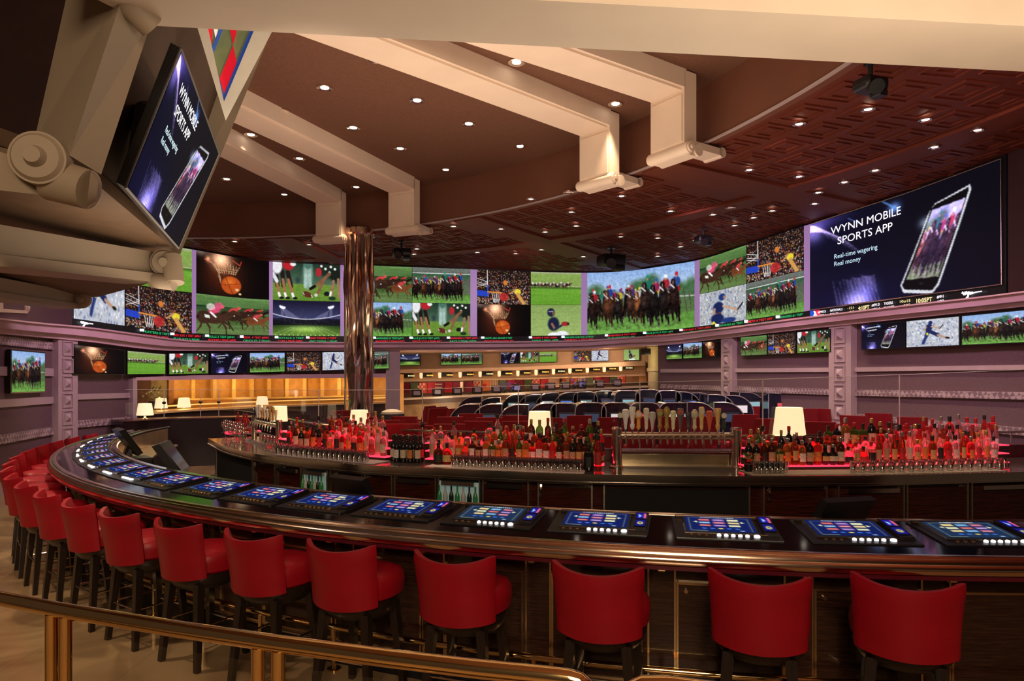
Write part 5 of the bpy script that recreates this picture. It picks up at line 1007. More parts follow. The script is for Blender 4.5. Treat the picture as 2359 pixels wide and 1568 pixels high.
# partition and glass screens behind the back bar
GT = [(480, 898), (920, 898), (1195, 888), (1758, 873), (2100, 862), (2359, 851), (2600, 842)]
pt = thing('partition_wall', 'low dark red partition with a chrome rail behind the bottles', 'partition', BBP(1300, 1.3, 0))
R_(505, 2620, 1.20, 0, 1.22, 1.32).build('panel', mat('dark red panel', (.08, .012, .016), .4, noise=.2), pt)
MB().tube([BBP(x, 1.20, 1.37) for x in range(540, 2500, 40)], .016, 8).build('rail', CHROME, pt)
for x in range(560, 2400, 118): MB().tube([BBP(x, 1.24, 1.18), BBP(x, 1.20, 1.37)], .010, 6).build('rail_post', CHROME, pt)
def zrow(px, o, row): q = BBP(px, o, 0); return H + (HZ - row) * q.y / F
for i, (x0, x1) in enumerate(((505, 735), (735, 972), (972, 1195), (1195, 1475), (1475, 1758), (1758, 2073), (2073, 2420))):
    t = thing('glass_screen', 'clear glass screen behind the back bar, %s pane from the left' % ORD[i], 'glass screen', BBP((x0 + x1) / 2, 1.27, 1.2), group='glass panes behind the back bar')
    n = 8; a = [BBP(x0 + 1 + (x1 - x0 - 2) * j / n, 1.265, 1.2) for j in range(n + 1)]; b = [V((p.x, p.y, zrow(x0 + 1 + (x1 - x0 - 2) * j / n, 1.265, lin(GT, x0 + (x1 - x0) * j / n)))) for j, p in enumerate(a)]
    MB().add(a + b, [(j, j + 1, n + 2 + j, n + 1 + j) for j in range(n)]).build('pane', PANE, t)
    MB().tube(b, .004, 6).tube([a[-1], b[-1]], .007, 6).build('polished_edge', mat('pale glass edge', (.55, .55, .55), .3, noise=.05), t)
    MB().box(a[-1] + V((0, 0, .25)), (.05, .05, .07), 0, .01).build('clamp', BLACKPL, t)
# dark service wall at the far left end with its own glass and lamps
dY = lambda x: lin([(240, 14.9), (285, 15.1), (380, 15.9), (540, 16.5), (640, 16.3)], x)
t = thing('service_partition', 'low near-black service wall with a plum edge, left of the mirrored column', 'partition', (*XY(400, 15.6), 0))
rb(284, 640, ('z', 1.12), ('z', 0), Yf=dY, o0=0, o1=.6).build('panel', mat('near black wood', (.012, .006, .007), .3, noise=.2), t); rb(284, 640, ('z', 1.15), ('z', 1.12), Yf=dY, o0=-.03, o1=.62).build('top', mat('plum polished top', (.10, .05, .05), .12, noise=.2), t)
for i, (x0, x1) in enumerate(((288, 379), (379, 463), (463, 505))):
    g_ = thing('glass_screen', 'clear glass screen on the dark service wall, %s from the left' % ORD[i], 'glass screen', (*XY((x0 + x1) / 2, dY(x0) + .3), 1.15), group='glass panes on the service wall')
    q = [P(x0 + 1, 950, dY(x0) + .3), P(x1 - 1, 950, dY(x1) + .3)]; a = [V((p.x, p.y, 1.15)) for p in q]; b = [P(x0 + 1, 897, dY(x0) + .3), P(x1 - 1, 897, dY(x1) + .3)]
    MB().add([a[0], a[1], b[1], b[0]], [(0, 1, 2, 3)]).build('pane', PANE, g_); MB().tube([a[1], b[1]], .008, 6).tube(b, .006, 6).build('polished_edge', MC['pale glass edge'], g_); MB().lathe([(.03, -.03), (.05, 0), (.03, .03)], a[1] + V((0, 0, .35)), 10).build('clamp', BLACKPL, g_)
# race hall floor behind the partition
bd = [BBP(x, 1.30, 0) for x in range(520, 2640, 60)]; far_ = [V((*XY(x, dY(x) + .7), 0)) for x in (640, 540, 380, 290)][::-1]
pl = far_ + bd + [V((9.5, 30, 0)), V((-16, 30, 0))]; n = len(pl)
struct('floor_hall', MB().add([V((p.x, p.y, z)) for z in (.02, ZR) for p in pl], [tuple(range(n - 1, -1, -1)), tuple(range(n, 2 * n))] + [(i, (i + 1) % n, (i + 1) % n + n, i + n) for i in range(n)]), CARPET, smooth=False)
# ------------------------------------------------------------------ table lamps
def tlamp(px, y0, y1, wt, wb, Y, zb2, lab, grp='small shaded lamps round the bar'):
    z1, z0 = ZY(y0, Y), ZY(y1, Y); k_ = Y / F; c = V((*XY(px, Y), 0)); t = thing('table_lamp', lab, 'lamp', (c.x, c.y, zb2), group=grp)
    MB().lathe([(wb * k_ / 2, z0), (wt * k_ / 2, z1), (wt * k_ / 2 - .01, z1), (wb * k_ / 2 - .01, z0)], c, 28, cap=False).build('lamp_shade', SHADE, t)
    MB().lathe([(.07, zb2), (.07, zb2 + .015), (.02, zb2 + .03), (.035, zb2 + (z0 - zb2) * .5), (.015, zb2 + (z0 - zb2) * .75), (.012, z1 - .03)], c, 14).build('stand', CHROME, t)
    lamp('POINT', (c.x, c.y, (z0 + z1) / 2), 3.0, (1, .78, .45), size=.05)
for a in ((334, 929, 956, 28, 36, 15.4, 1.15, 'white shaded lamp on the dark service wall, nearest the left wall'), (371, 917, 940, 22, 28, 17.6, .95, 'small white shaded lamp behind the service wall, beside the plant'), (424, 916, 938, 23, 29, 18.0, .95, 'small white shaded lamp on the amber counter, right of the plant'),
          (604, 913, 932, 22, 28, 18.6, 1.2, 'small white shaded lamp behind the left beer taps'), (644, 935, 970, 33, 36, 10.6, 1.15, 'square-looking lit lamp between the left taps and the bottles'), (828, 944, 978, 38, 46, 9.9, 1.15, 'lit lamp with a small dark mark, at the foot of the mirrored column'), (1243, 947, 1000, 48, 56, 8.55, 1.20, 'lit lamp behind the middle bottles'), (1818, 938, 1000, 58, 72, 8.3, 1.20, 'largest lit lamp, behind the right bottles')): tlamp(*a)
t = thing('potted_plant', 'leafy plant with white flowers beside the small lamp in the alcove', 'plant', P(352, 935, 17.6)); c = P(352, 938, 17.6)
MB().lathe([(.08, -.05), (.12, .1), (.09, .16)], c, 12).build('pot', BLACKPL, t); b = MB(); b2 = MB()
for j in range(34):
    a = j * 2.4; r = .05 + .16 * random.random(); z = .15 + .35 * random.random(); p = c + V((r * COS(a), r * SIN(a), z)); d = V((COS(a), SIN(a), .6)) * .10; s = V((-SIN(a), COS(a), 0)) * .03; b.add([p, p + d * .5 + s, p + d, p + d * .5 - s], [(0, 1, 2, 3)])
    if j % 3 == 0: b2.lathe([(.001, .03), (.03, .01), (.02, -.02)], p + V((0, -.03, .06)), 6)
b.build('leaves', mat('plant green', (.12, .18, .05), .6, noise=.2), t); b2.build('blossoms', mat('cream petals', (.75, .72, .5), .6), t)
# ------------------------------------------------------------------ beer taps
def taptower(px0, px1, o, ytop, zb2, n, hh, lab, sc=1.0, px_list=None):
    A, B_ = BBP(px0, o, 0), BBP(px1, o, 0); z1 = ZY(ytop, (A.y + B_.y) / 2); t = thing('beer_tap_tower', lab, 'beer taps', ((A + B_) / 2) + V((0, 0, 1.05)))
    for q in (A, B_): MB().tube([V((q.x, q.y, 1.05)), V((q.x, q.y, z1 + .02))], .058 * sc, 20).lathe([(.09 * sc, 1.05), (.09 * sc, 1.065), (.06 * sc, 1.08)], (q.x, q.y, 0), 20).lathe([(.058 * sc, z1 + .02), (.064 * sc, z1 + .025), (.05 * sc, z1 + .045), (.001, z1 + .05)], (q.x, q.y, 0), 20).build('post', CHROME, t)
    Z = V((0, 0, 1)); MB().tube([A + Z * (z1 - .05), B_ + Z * (z1 - .05)], .042 * sc, 16).build('tap_pipe', CHROME, t)
    MB().tube([A + Z * (z1 - .22), B_ + Z * (z1 - .22)], .018 * sc, 12).build('lower_pipe', mat('violet tinged steel', (.55, .42, .60), .12, 1.0), t)
    d = (B_ - A).normalized(); b3 = V((d.y, -d.x, 0)); A2, B2 = A + d * .06, B_ - d * .06
    MB().hexa([A2 + b3 * .16 + Z * 1.05, B2 + b3 * .16 + Z * 1.05, B2 - b3 * .12 + Z * 1.05, A2 - b3 * .12 + Z * 1.05, A2 + b3 * .16 + Z * 1.085, B2 + b3 * .16 + Z * 1.085, B2 - b3 * .12 + Z * 1.085, A2 - b3 * .12 + Z * 1.085]).build('drip_tray', CHROME, t)
    MB().hexa([A2 - b3 * .06 + Z * 1.085, B2 - b3 * .06 + Z * 1.085, B2 - b3 * .08 + Z * 1.085, A2 - b3 * .08 + Z * 1.085, A2 - b3 * .06 + Z * (z1 - .27), B2 - b3 * .06 + Z * (z1 - .27), B2 - b3 * .08 + Z * (z1 - .27), A2 - b3 * .08 + Z * (z1 - .27)]).build('backsplash', mat('gold tinged steel', (.60, .50, .33), .22, 1.0, noise=.2, nscale=4), t)
    cols = [((.02, .02, .03), 'black'), ((.70, .66, .58), 'ivory'), ((.75, .68, .60), 'white and red'), ((.65, .28, .06), 'orange'), ((.65, .52, .48), 'pale pink'), ((.40, .38, .36), 'grey patterned'), ((.30, .14, .05), 'brown with a round badge'), ((.28, .20, .05), 'olive'), ((.72, .58, .38), 'cream'), ((.12, .09, .10), 'dark with a white bow'),
            ((.05, .05, .06), 'thin black'), ((.45, .42, .30), 'ivory and green'), ((.72, .42, .16), 'yellow and orange'), ((.50, .10, .05), 'red and yellow square'), ((.50, .32, .12), 'gold'), ((.03, .04, .03), 'dark green')]
    for j in range(n):
        x = px_list[j] if px_list else px0 + (px1 - px0) * (j + .7) / (n + .4); q = A + (B_ - A) * ((x - px0) / (px1 - px0)) + b3 * .02; z = z1 - .01
        f = MB().tube([q + Z * (z1 - .05), q + b3 * .07 + Z * (z1 - .06), q + b3 * .08 + Z * (z1 - .14)], [.016 * sc, .014 * sc, .010 * sc], 8).tube([q + Z * (z1 - .03), q + Z * (z + .03)], .009 * sc, 8).build('faucet', CHROME, t)
        c_, nm = cols[j % 16]; mt = mat('tap handle ' + nm, tuple(min(.9, v * 1.5) for v in c_), .3, noise=.15, nscale=30); hs = hh * (.80 + .2 * ((j * 7) % 5) / 4); s = sc; kk = j % 4; w = 1.0 if j not in (0, 10) else .8
        pr_ = {0: [(.008, .03), (.013, .05), (.014, hs * .5), (.020, hs * .62), (.022, hs * .95), (.012, hs)], 1: [(.008, .03), (.010, .06), (.018, hs * .55), (.028, hs * .75), (.026, hs * .95), (.015, hs)], 2: [(.008, .03), (.016, .05), (.018, hs * .3), (.012, hs * .36), (.020, hs * .7), (.026, hs * .96), (.02, hs)], 3: [(.008, .03), (.020, .06), (.014, hs * .25), (.013, hs * .6), (.024, hs * .66), (.026, hs * .86), (.01, hs)]}[kk]
        h_ = MB().lathe([(r * s * 1.5 * w, v_ + z) for r, v_ in pr_], (q.x, q.y, 0), 14, mod=lambda a, z_: 1 - .25 * abs(SIN(a))).build('tap_handle', mt, t); h_['label'] = nm + ' tap handle'
        if j % 3 == 0 or j in (4, 6, 13): MB().tube([q + b3 * .018 * s + Z * (z + hs * .82), q + b3 * .03 * s + Z * (z + hs * .82)], .030 * s, 14).build('badge', mat('badge %d' % (j % 4), [(.7, .65, .5), (.6, .1, .06), (.35, .35, .12), (.75, .7, .65)][j % 4], .4), h_)
    return t
taptower(1421, 1696, .62, 993, 1.05, 16, .29, 'long chrome beer tap tower with sixteen handles on the back bar', px_list=[1428, 1441, 1457, 1471, 1489, 1503, 1520, 1536, 1551, 1567, 1585, 1600, 1616, 1634, 1653, 1666])
taptower(586, 643, .62, 968, 1.05, 9, .25, 'smaller chrome beer tap tower at the left of the back bar', .8)
# ------------------------------------------------------------------ bottles
BP = {'bordeaux': ([(.036, 0), (.038, .01), (.038, .19), (.030, .215), (.015, .235), (.014, .29), (.016, .295), (.016, .305)], (.05, .15)),
      'liquor': ([(.038, 0), (.041, .01), (.041, .18), (.034, .205), (.016, .225), (.015, .275)], (.04, .14)),
      'slim': ([(.030, 0), (.032, .01), (.034, .20), (.028, .235), (.015, .255), (.014, .32)], (.05, .17)),
      'squat': ([(.046, 0), (.050, .02), (.052, .10), (.042, .145), (.018, .165), (.016, .205)], (.03, .10)),
      'flask': ([(.048, 0), (.052, .02), (.050, .14), (.040, .17), (.017, .185), (.016, .235)], (.03, .13)),
      'round': ([(.030, 0), (.050, .03), (.056, .07), (.048, .115), (.020, .14), (.016, .20)], (.045, .095))}
def bglass(name, col, tr=.75, rough=.08): return mat(name, col, rough, trans=tr, ior=1.3)
BCOL = {'clear': bglass('clear bottle glass', (.90, .80, .82), .92, .05), 'pink': bglass('shelf glow pink bottle glass', (.95, .52, .58), .88, .12), 'red': bglass('ruby bottle glass', (.72, .05, .06), .80), 'amber': bglass('amber spirit', (.38, .09, .03), .75), 'brown': bglass('dark brown glass', (.10, .025, .012), .5),  # clear bottles carry the shelf's red glow as pinkish glass colour
        'green': bglass('green bottle glass', (.10, .20, .03), .65), 'black': mat('black bottle glass', (.012, .010, .012), .08), 'gold': bglass('golden spirit', (.60, .30, .08), .8), 'frost': mat('frosted bottle glass', (.75, .50, .58), .4, trans=.5)}
LCOL = [('cream', (.62, .54, .42)), ('white', (.72, .68, .64)), ('red', (.45, .03, .03)), ('black', (.02, .02, .02)), ('gold', (.55, .38, .14)), ('orange', (.65, .22, .05)), ('tan', (.45, .30, .18))]
CAPC = [mat('black bottle cap', (.02, .02, .02), .35), mat('gold bottle cap', (.65, .45, .18), .3, .8), mat('red bottle cap', (.40, .02, .02), .35), mat('silver bottle cap', (.6, .6, .6), .25, .9)]
PROTO = {}; BCNT = {}
def bottle(px, o, z, shp, col, lab_i, cap, where, s=1.0):
    loc = BBP(px, o, z); key = (shp, col, lab_i, cap); ln_, lc = LCOL[lab_i]
    k_ = (shp, col, where); BCNT[k_] = BCNT.get(k_, 0) + 1
    sn = {'bordeaux': 'wine', 'liquor': 'straight', 'slim': 'tall slim', 'squat': 'squat', 'flask': 'broad', 'round': 'round bodied'}[shp]; cn = {'frost': 'frosted pink', 'pink': 'pink lit', 'red': 'ruby red', 'black': 'near-black'}.get(col, col)
    lab = '%s %s bottle, %s label, %s' % (cn, sn, ln_, where)
    if key in PROTO:
        src, lb_ = PROTO[key]; return dup(src, loc, random.random() * .8 - .4, lab, 'bottles on the back bar', s, lib=lb_)
    t = thing('bottle', lab, 'bottle', loc, random.random() * .8 - .4, 'bottles on the back bar', s); pr_, (l0, l1) = BP[shp]
    fl = (lambda a, z_: 1 - .22 * abs(SIN(a)) ** 4 if z_ < .15 else 1) if shp == 'flask' else None
    MB().lathe(pr_, (0, 0, 0), 16, mod=fl).build('glass_body', BCOL[col], t, world=False); h_ = pr_[-1][1]
    rl = max(r for r, zz in pr_ if zz <= l1 + .03) + .0012
    MB().add([(rl * SIN(a) , -rl * COS(a) * (1 if shp != 'flask' else .80), zz) for zz in (l0, l1) for a in [(-1.05 + 2.1 * i / 8) for i in range(9)]], [(i, i + 1, i + 10, i + 9) for i in range(8)]).build('label', mat('%s bottle label' % ln_, lc, .6, noise=.25, nscale=60), t, world=False)
    MB().lathe([(.0165, h_ - .035), (.0175, h_ - .01), (.0175, h_ + .012), (.012, h_ + .016)], (0, 0, 0), 12).build('cap', CAPC[cap], t, world=False)
    PROTO[key] = (t, lib_of(t)); return t
ROW = {1: 'front', 2: 'middle', 3: 'back'}
def cluster(x0, x1, step, tiers, pal, name, seed):
    r_ = random.Random(seed)
    for tr in tiers:
        o, z = TIER[tr]; n = int((x1 - x0) / step)
        for i in range(n):
            x = x0 + (x1 - x0) * (i + .5 + (.25 if tr == 2 else 0) - .12) / n; u = (x - x0) / (x1 - x0)
            shp, col = pal(u, tr, r_); bottle(x, o + r_.uniform(-.015, .015), z, shp, col, r_.randrange(7), r_.randrange(4), '%s from left, %s row, %s shelf' % (ORD[i], ROW[tr], name), r_.uniform(.92, 1.08) * (1.12 if tr == 3 else 1.0))
def palL(u, tr, r_): return (r_.choice(['liquor', 'slim', 'flask']), r_.choice(['red', 'brown', 'amber', 'black'])) if u < .42 else (r_.choice(['liquor', 'slim', 'flask', 'squat']), r_.choice(['pink', 'clear', 'pink', 'red'])) if u < .78 else (r_.choice(['slim', 'slim', 'liquor']), r_.choice(['frost', 'clear', 'pink', 'frost']))
def palM(u, tr, r_): return (r_.choice(['slim', 'slim', 'squat', 'liquor']), r_.choice(['frost', 'pink', 'clear'])) if u < .14 else (r_.choice(['round', 'squat', 'flask', 'liquor']), r_.choice(['pink', 'amber', 'clear', 'gold', 'brown'])) if u < .36 else (r_.choice(['liquor', 'flask', 'bordeaux']), r_.choice(['red', 'brown', 'amber', 'gold', 'green'])) if u < .72 else (r_.choice(['liquor', 'squat', 'round', 'flask']), r_.choice(['brown', 'red', 'amber', 'black', 'green']))
def palR(u, tr, r_): return (r_.choice(['liquor', 'bordeaux', 'flask']), r_.choice(['green', 'brown', 'gold', 'amber', 'black'])) if u < .24 else (r_.choice(['squat', 'round', 'flask', 'liquor']), r_.choice(['brown', 'red', 'black', 'amber'])) if u < .38 else (r_.choice(['squat', 'round', 'flask']), r_.choice(['pink', 'red', 'pink', 'clear'])) if u < .52 else (r_.choice(['slim', 'liquor', 'slim']), r_.choice(['pink', 'red', 'clear', 'pink', 'red', 'amber']))
cluster(662, 892, 13.5, (1, 2), palL, 'left', 1); cluster(758, 892, 15, (3,), palL, 'left', 4)
cluster(990, 1390, 15, (1, 2), palM, 'middle', 2); cluster(1120, 1390, 19, (3,), palM, 'middle', 5)
cluster(1718, 2300, 17.5, (1, 2), palR, 'right', 3); cluster(1900, 2300, 20, (3,), palR, 'right', 6)
for i, x in enumerate((906, 914, 921, 929, 937, 945, 953, 961, 969)):
    bottle(x, .42 if i % 2 else .52, 1.052, 'bordeaux', 'black', (0, 1, 0, 0, 1, 5, 1, 0, 2)[i], 0, '%s from left, front of the wine group' % ORD[i], 1.0)
for i, x in enumerate((911, 925, 941, 957)): bottle(x, .62, 1.052, 'bordeaux', 'black', (1, 0, 1, 4)[i], (0, 2, 1, 0)[i], '%s from left, rear of the wine group' % ORD[i], 1.0)
for x, o, s_, c_, l_, w in ((1010, .30, 'squat', 'brown', 3, 'standing in front of the middle shelf on its left end'), (1030, .33, 'squat', 'red', 4, 'right of the squat brown one, before the middle shelf'), (1356, .30, 'flask', 'black', 3, 'standing left of the beer taps, the broader one'), (1378, .34, 'slim', 'red', 2, 'standing left of the beer taps, the taller one'), (1374, .50, 'slim', 'amber', 6, 'standing behind the tall ones left of the beer taps')): bottle(x, o, 1.055, s_, c_, l_, 0, w, 1.15)
t = thing('flower_vase', 'green bushy herb pot between the taps and the right glasses', 'plant', BBP(1724, .32, 1.056)); c = BBP(1724, .32, 1.056); MB().lathe([(.04, 0), (.05, .08)], c, 10).build('pot', BLACKPL, t); b = MB()
for j in range(26): a = j * 2.4; p = c + V((.05 * COS(a), .05 * SIN(a), .08 + .10 * random.random())); b.add([p, p + V((.03 * COS(a + .5), .03 * SIN(a + .5), .02)), p + V((.05 * COS(a), .05 * SIN(a), .04)), p + V((.03 * COS(a - .5), .03 * SIN(a - .5), .02))], [(0, 1, 2, 3)])
b.build('leaves', MC['plant green'], t)
# ------------------------------------------------------------------ glasses
gp = tag(MB().lathe([(.028, 0), (.038, .11), (.0365, .11), (.027, .008), (.001, .008)], (0, 0, 0), 12, cap=False).build('tumbler', TUMB, None), '', 'glass'); first = True
def glass(px, o, lab, grp, z=1.058, s=1.0, src=None):
    global first
    src = src or gp; g_ = src
    if src.get('label'): g_ = src.copy(); COL.objects.link(g_)
    g_.location = BBP(px, o, z); g_.scale = (s,) * 3; g_['label'] = lab; g_['group'] = grp; return g_
RN = ['front', 'second', 'third', 'back']
def glasses(x0, x1, n, rows, o0, name):
    for r in range(rows):
        for i in range(n): glass(x0 + (x1 - x0) * (i + .5 * (r % 2)) / n, o0 + .085 * r, 'clear tumbler, %s from the left in the %s row of the %s' % (ORD[i], RN[r], name), 'tumblers on the back bar')
glasses(640, 850, 18, 4, .14, 'left glasses'); glasses(1045, 1345, 20, 4, .14, 'middle glasses'); glasses(1742, 1815, 6, 3, .16, 'glasses beside the taps'); glasses(1965, 2325, 16, 3, .16, 'right glasses')
wg = tag(MB().lathe([(.034, 0), (.034, .003), (.004, .006), (.004, .075), (.012, .085), (.036, .115), (.040, .15), (.033, .19), (.032, .19), (.038, .15), (.034, .117), (.001, .09)], (0, 0, 0), 14, cap=False).build('wine_glass', TUMB, None), '', 'glass')
for r, (x0, x1, n, o) in enumerate(((520, 572, 5, .25), (515, 570, 6, .42), (520, 565, 5, .60), (610, 640, 4, .3))):
    for i in range(n): glass(x0 + (x1 - x0) * i / n, o, 'clear stemmed glass, %s from left, %s row, left end of the back bar' % (ORD[i], RN[r]), 'stemmed glasses', 1.052, 1.1, wg)
for i, (x, o) in enumerate(((548, .75), (558, .80), (568, .75), (574, .62), (562, .66))): bottle(x, o, 1.1, 'round' if i % 2 else 'liquor', 'pink' if i % 2 else 'red', 2, 2, '%s from left, left of the small beer tower' % ORD[i], 1.1)
tag(MB().box(BBP(560, .70, 1.075), (.6, .2, .045), .6).build('lit_block', REDL, None), 'small red glowing block under the leftmost bottles', 'shelf')
# ------------------------------------------------------------------ tills on the service side
def till(loc, rz, lab, s=1.0, scr=None):
    t = thing('till', lab, 'till', loc, rz, scale=s); B = lambda mb, n, m, p=t: mb.build(n, m, p, world=False)
    B(MB().box((0, 0, .05), (.34, .36, .10), 0, .02), 'base', BLACKPL); B(MB().hexa([(-.06, .02, .08), (.06, .02, .08), (.05, .10, .08), (-.05, .10, .08), (-.04, .0, .24), (.04, .0, .24), (.04, .05, .24), (-.04, .05, .24)]), 'neck', BLACKPL)
    B(MB().hexa([(-.20, -.07, .16), (.20, -.07, .16), (.20, -.02, .13), (-.20, -.02, .13), (-.20, .10, .42), (.20, .10, .42), (.20, .16, .40), (-.20, .16, .40)]), 'screen_case', BLACKPL)
    B(MB().add([(-.17, -.058, .19), (.17, -.058, .19), (.17, .085, .395), (-.17, .085, .395)], [(0, 1, 2, 3)]), 'display', scr or mat('sleeping till display', (.01, .01, .02), .1, noise=.1))
    B(MB().box((.24, .05, .06), (.12, .2, .12), 0, .02), 'printer', BLACKPL); return t
till(bp(-150, 9.78, .83), math.radians(-150 + 90 + 190), 'black till with tilted screen at the far left inside the bar', 1.3); till(bp(-134, 9.76, .83), math.radians(-134 + 90 + 150), 'black till seen from behind inside the left of the bar', 1.3)
till(bp(-117.0, 9.76, .83), math.radians(-119 + 90 + 175), 'black till seen from behind, in front of the small fridge', 1.0); till(bp(-95.2, 9.76, .83), math.radians(-95 + 90 + 200), 'black till at the right, before the dark cabinets', 1.0)
# ------------------------------------------------------------------ red chairs and rounded betting desks in the race hall
def chair():
    t = thing('race_hall_chair', '', 'chair'); B = lambda mb, n, m, p=t: mb.build(n, m, p, world=False)
    B(MB().box((0, .02, .42), (.46, .50, .14), 0, .05), 'seat', LEATHER_FAR)
    B(MB().hexa([(-.22, -.26, .38), (.22, -.26, .38), (.22, -.16, .38), (-.22, -.16, .38), (-.21, -.42, 1.0), (.21, -.42, 1.0), (.21, -.34, 1.0), (-.21, -.34, 1.0)]), 'backrest', LEATHER_FAR)
    for s in (-1, 1): B(MB().tube([(s * .31, -.24, .42), (s * .31, -.25, .64), (s * .31, .18, .64), (s * .31, .2, .42)], .025, 8), 'armrest', LEATHER_FAR)
    B(MB().tube([(0, 0, .05), (0, 0, .36)], .04, 10).lathe([(.28, 0), (.26, .03), (.05, .06)], (0, 0, 0), 20), 'pedestal', CHROME); return t
ch = chair(); CL_ = lib_of(ch)
CH = [(757, 944, .9), (785, 957, .2), (868, 957, -.3), (893, 964, .1), (930, 972, .1), (950, 956, -.2), (958, 934, 1.2), (981, 936, 1.25), (994, 938, .5), (1012, 940, 1.1), (1036, 957, .1), (1038, 974, .05), (1052, 926, 1.1), (1088, 950, 0), (1110, 966, -.1), (1124, 958, .1), (1180, 954, .1), (1188, 966, .05), (1262, 959, 0), 
      (1325, 954, .1), (1395, 958, .1), (1470, 956, 0), (1545, 957, -.1), (1610, 956, 0), (1700, 952, 0), (1722, 934, -.2), (1745, 961, .1), (1785, 929, -.2), (1825, 926, -.2), (1862, 940, -.5), (1900, 940, -.7), (1880, 968, -.3), (1960, 928, -1.0), (2075, 937, -.8), (2035, 950, -.7), (2100, 958, -.5), (2170, 950, -.5), (2222, 945, -.4), (1985, 955, -.8)]
CH.sort()
for i, (x, y, rz) in enumerate(CH):
    Y = F * (H - ZR - 1.0) / (y - 874); Y = min(Y, 17.5); Y = max(Y, 9.6 if 600 < x < 2300 else Y); loc = V((*XY(x, Y), ZR)); o = ch if i == 0 else dup(ch, loc, lib=CL_)
    o.location = loc; o.rotation_euler = (0, 0, rz); k_ = ORD[i] if i < 40 else 'fortieth-plus-%d' % (i - 39)
    o['label'] = 'red chair in the race hall, %s' % (('%s counting from the left' % ORD[i]) if i < 21 else ('%s counting from the right' % ORD[len(CH) - 1 - i])); o['group'] = 'red chairs of the race hall'
HOOD = mat('navy gloss hood', (.010, .014, .035), .12, noise=.2, nscale=2, coat=1); EDG = mat('silver hood edge', (.8, .82, .9), .25, .8)
CMON = [mat('pale cyan display', (.2, .4, .4), .3, emis=(.22, .42, .46), es=.8), mat('red display', (.4, .1, .1), .3, emis=(.55, .06, .08), es=.8), mat('white display', (.5, .5, .5), .3, emis=(.55, .55, .6), es=.9), mat('blue display', (.1, .2, .5), .3, emis=(.06, .18, .75), es=.9), mat('dim navy display', (.03, .04, .08), .3, emis=(.03, .05, .10), es=.8)]
def carrel(px, yt, Y, side, i):
    hgt = ZY(yt, Y) - ZR; t = thing('betting_desk', 'rounded navy betting desk hood, %s of the desks counting from the left' % ORD[i], 'desk', (*XY(px, Y), ZR), group='hooded betting desks'); B = lambda mb, n, m, p=t: mb.build(n, m, p, world=False)
    w = .62; r = .42
    if side == 0: pf = [(-w / 2, hgt * .5)] + [(-w / 2 + .16 * (1 - COS(a)), hgt - .16 + .16 * SIN(a)) for a in (0, .5, 1.0, 1.57)] + [(w / 2 - .16 * (1 - COS(a)), hgt - .16 + .16 * SIN(a)) for a in (1.57, 1.0, .5, 0)] + [(w / 2, hgt * .5)]
    else: pf = [(-w / 2, hgt * .5)] + [(-w / 2 + r * (1 - COS(a)), hgt - r + r * SIN(a)) for a in (0, .26, .52, .78, 1.05, 1.3, 1.57)] + [(w / 2, hgt), (w / 2, hgt * .5)]
    if side == 2: pf = [(-x, z) for x, z in pf][::-1]
    n = len(pf)
    B(MB().add([(x, y, z) for y in (-.35, .35) for x, z in pf], [tuple(range(n - 1, -1, -1)), tuple(range(n, 2 * n))] + [(j, (j + 1) % n, (j + 1) % n + n, j + n) for j in range(n)]), 'hood', HOOD)
    B(MB().tube([(x, -.36, z) for x, z in pf], .012, 6, cap=False), 'hood_edge', EDG); B(MB().box((0, 0, hgt * .25), (w * .9, .6, hgt * .5), 0, .02), 'desk_base', BLACKPL)
    m_ = B(MB().box((.02, -.37, hgt - .30), (.34, .03, .22), 0, .01), 'monitor', BLACKPL); B(MB().add([(-.12, -.388, hgt - .38), (.16, -.388, hgt - .38), (.16, -.388, hgt - .22), (-.12, -.388, hgt - .22)], [(0, 1, 2, 3)]), 'display', CMON[(0, 4, 4, 2, 0, 1, 4, 4, 2, 3, 4)[i % 11]], m_)
CR = [(1083, 913, 17.5, 1), (1125, 915, 17.5, 1), (1182, 908, 18, 1), (1218, 908, 18, 1), (1072, 929, 14, 1), (1122, 929, 14, 1), (1182, 930, 14, 1), (1245, 927, 14.5, 1), (1300, 927, 14.5, 0), (1258, 904, 18, 1), (1300, 903, 18, 1), (1345, 902, 18, 0), (1392, 900, 18, 0), (1440, 899, 17, 0), (1487, 897, 17, 0), (1532, 899, 17, 0),
      (1356, 926, 14, 0), (1415, 926, 14, 0), (1478, 926, 14, 0), (1545, 926, 14, 0), (1578, 902, 17, 2), (1614, 904, 17, 2), (1652, 908, 15.5, 2), (1692, 910, 15.5, 2), (1608, 925, 13.7, 2), (1668, 925, 13.7, 2), (1722, 903, 16.5, 2), (1788, 905, 16, 2), (1826, 905, 16, 2)]
CR.sort()
for i, c_ in enumerate(CR): carrel(*c_, i)
t = thing('planter_bin', 'dark tapered bin with a pale top beside the mauve pilaster', 'bin', P(903, 985, 13)); c = P(903, 985, 13); c.z = ZR
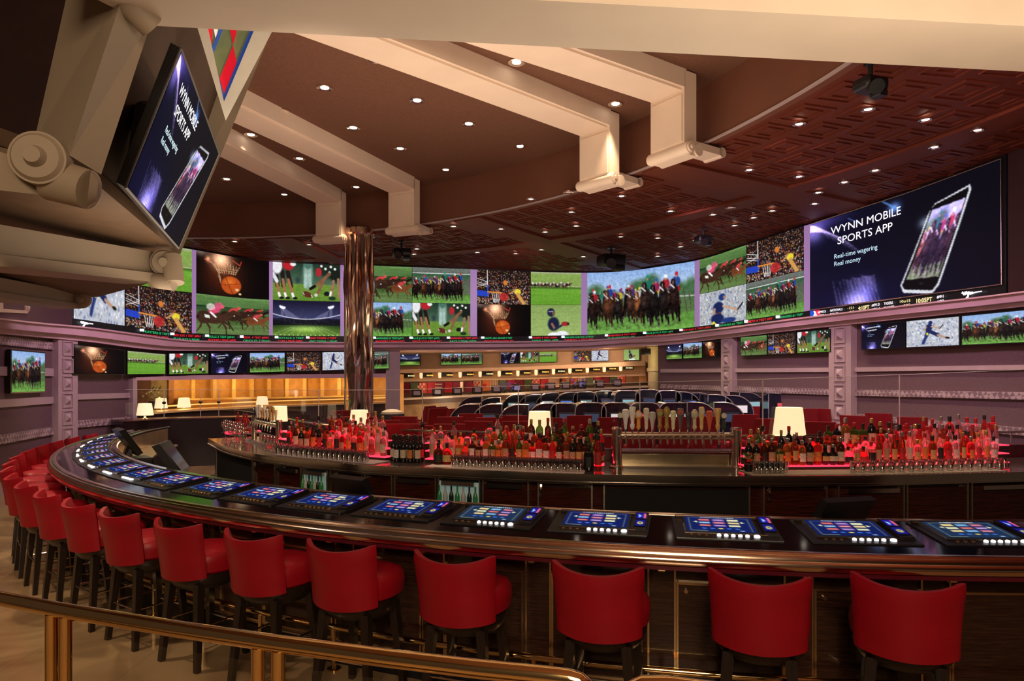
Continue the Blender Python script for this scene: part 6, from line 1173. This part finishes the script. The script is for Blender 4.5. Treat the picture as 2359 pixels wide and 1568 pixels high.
MB().lathe([(.16, 0), (.24, .95), (.22, .95)], c, 20).build('body', mat('dark grey bin', (.04, .035, .05), .5, noise=.1), t); MB().lathe([(.20, .93), (.2, .99), (.1, 1.03), (.001, 1.04)], c, 20).build('lid', mat('pale bin top', (.7, .6, .5), .5), t)
# ------------------------------------------------------------------ brass rail in front of the viewer
rl = thing('brass_railing', 'polished brass handrail with paired posts in front of the viewer', 'railing', (-.6, 1.6, ZR)); zr = 1.45
RP = [(-260, 1330), (-80, 1363), (0, 1378), (130, 1403), (400, 1447), (640, 1482), (900, 1516), (1100, 1540), (1260, 1556), (1310, 1562)]
rp_ = [G(x, y, zr) for x, y in RP]; e_ = rp_[-1]; d_ = (rp_[-1] - rp_[-2]).normalized()
rp_ += [e_ + d_ * .02 + V((0, 0, -.004)), e_ + d_ * .036 + V((0, 0, -.016)), e_ + d_ * .044 + V((0, 0, -.035)), e_ + d_ * .046 + V((0, 0, -.30))]
MB().tube(rp_, .0195, 20).build('handrail', BRASS, rl)
for px in (119, 152, 597, 641):
    q = V((*[float(np.interp(px, [r[0] for r in RP], [p[k_] for p in rp_[:10]])) for k_ in (0, 1)], 0)); MB().tube([q + V((0, 0, ZR)), q + V((0, 0, zr - .015))], .0155, 16).build('post', BRASS, rl); MB().lathe([(.035, ZR), (.035, ZR + .01), (.017, ZR + .02)], q, 16).build('foot', BRASS, rl)
for a_, b_ in ((-150, 100), (172, 578), (660, 1290)):
    q = [V((*[float(np.interp(px, [r[0] for r in RP], [p[k_] for p in rp_[:10]])) for k_ in (0, 1)], 0)) for px in (a_, b_)]; MB().add([q[0] + V((0, 0, .55)), q[1] + V((0, 0, .55)), q[1] + V((0, 0, 1.40)), q[0] + V((0, 0, 1.40))], [(0, 1, 2, 3)]).build('glass_panel', PANE, rl)
e2 = G(1458, 1578, zr - .005); r2 = thing('brass_railing', 'start of a second brass handrail at the bottom edge, right of the first', 'railing', (e2.x, e2.y, ZR))
MB().tube([e2 + V((0, 0, -.4)), e2 + V((0, 0, -.02)), e2 + V((.006, 0, -.006)), e2 + V((.02, 0, 0)), G(1540, 1579, zr), G(1900, 1625, zr), G(2500, 1700, zr)], .0195, 18).build('handrail', BRASS, r2)
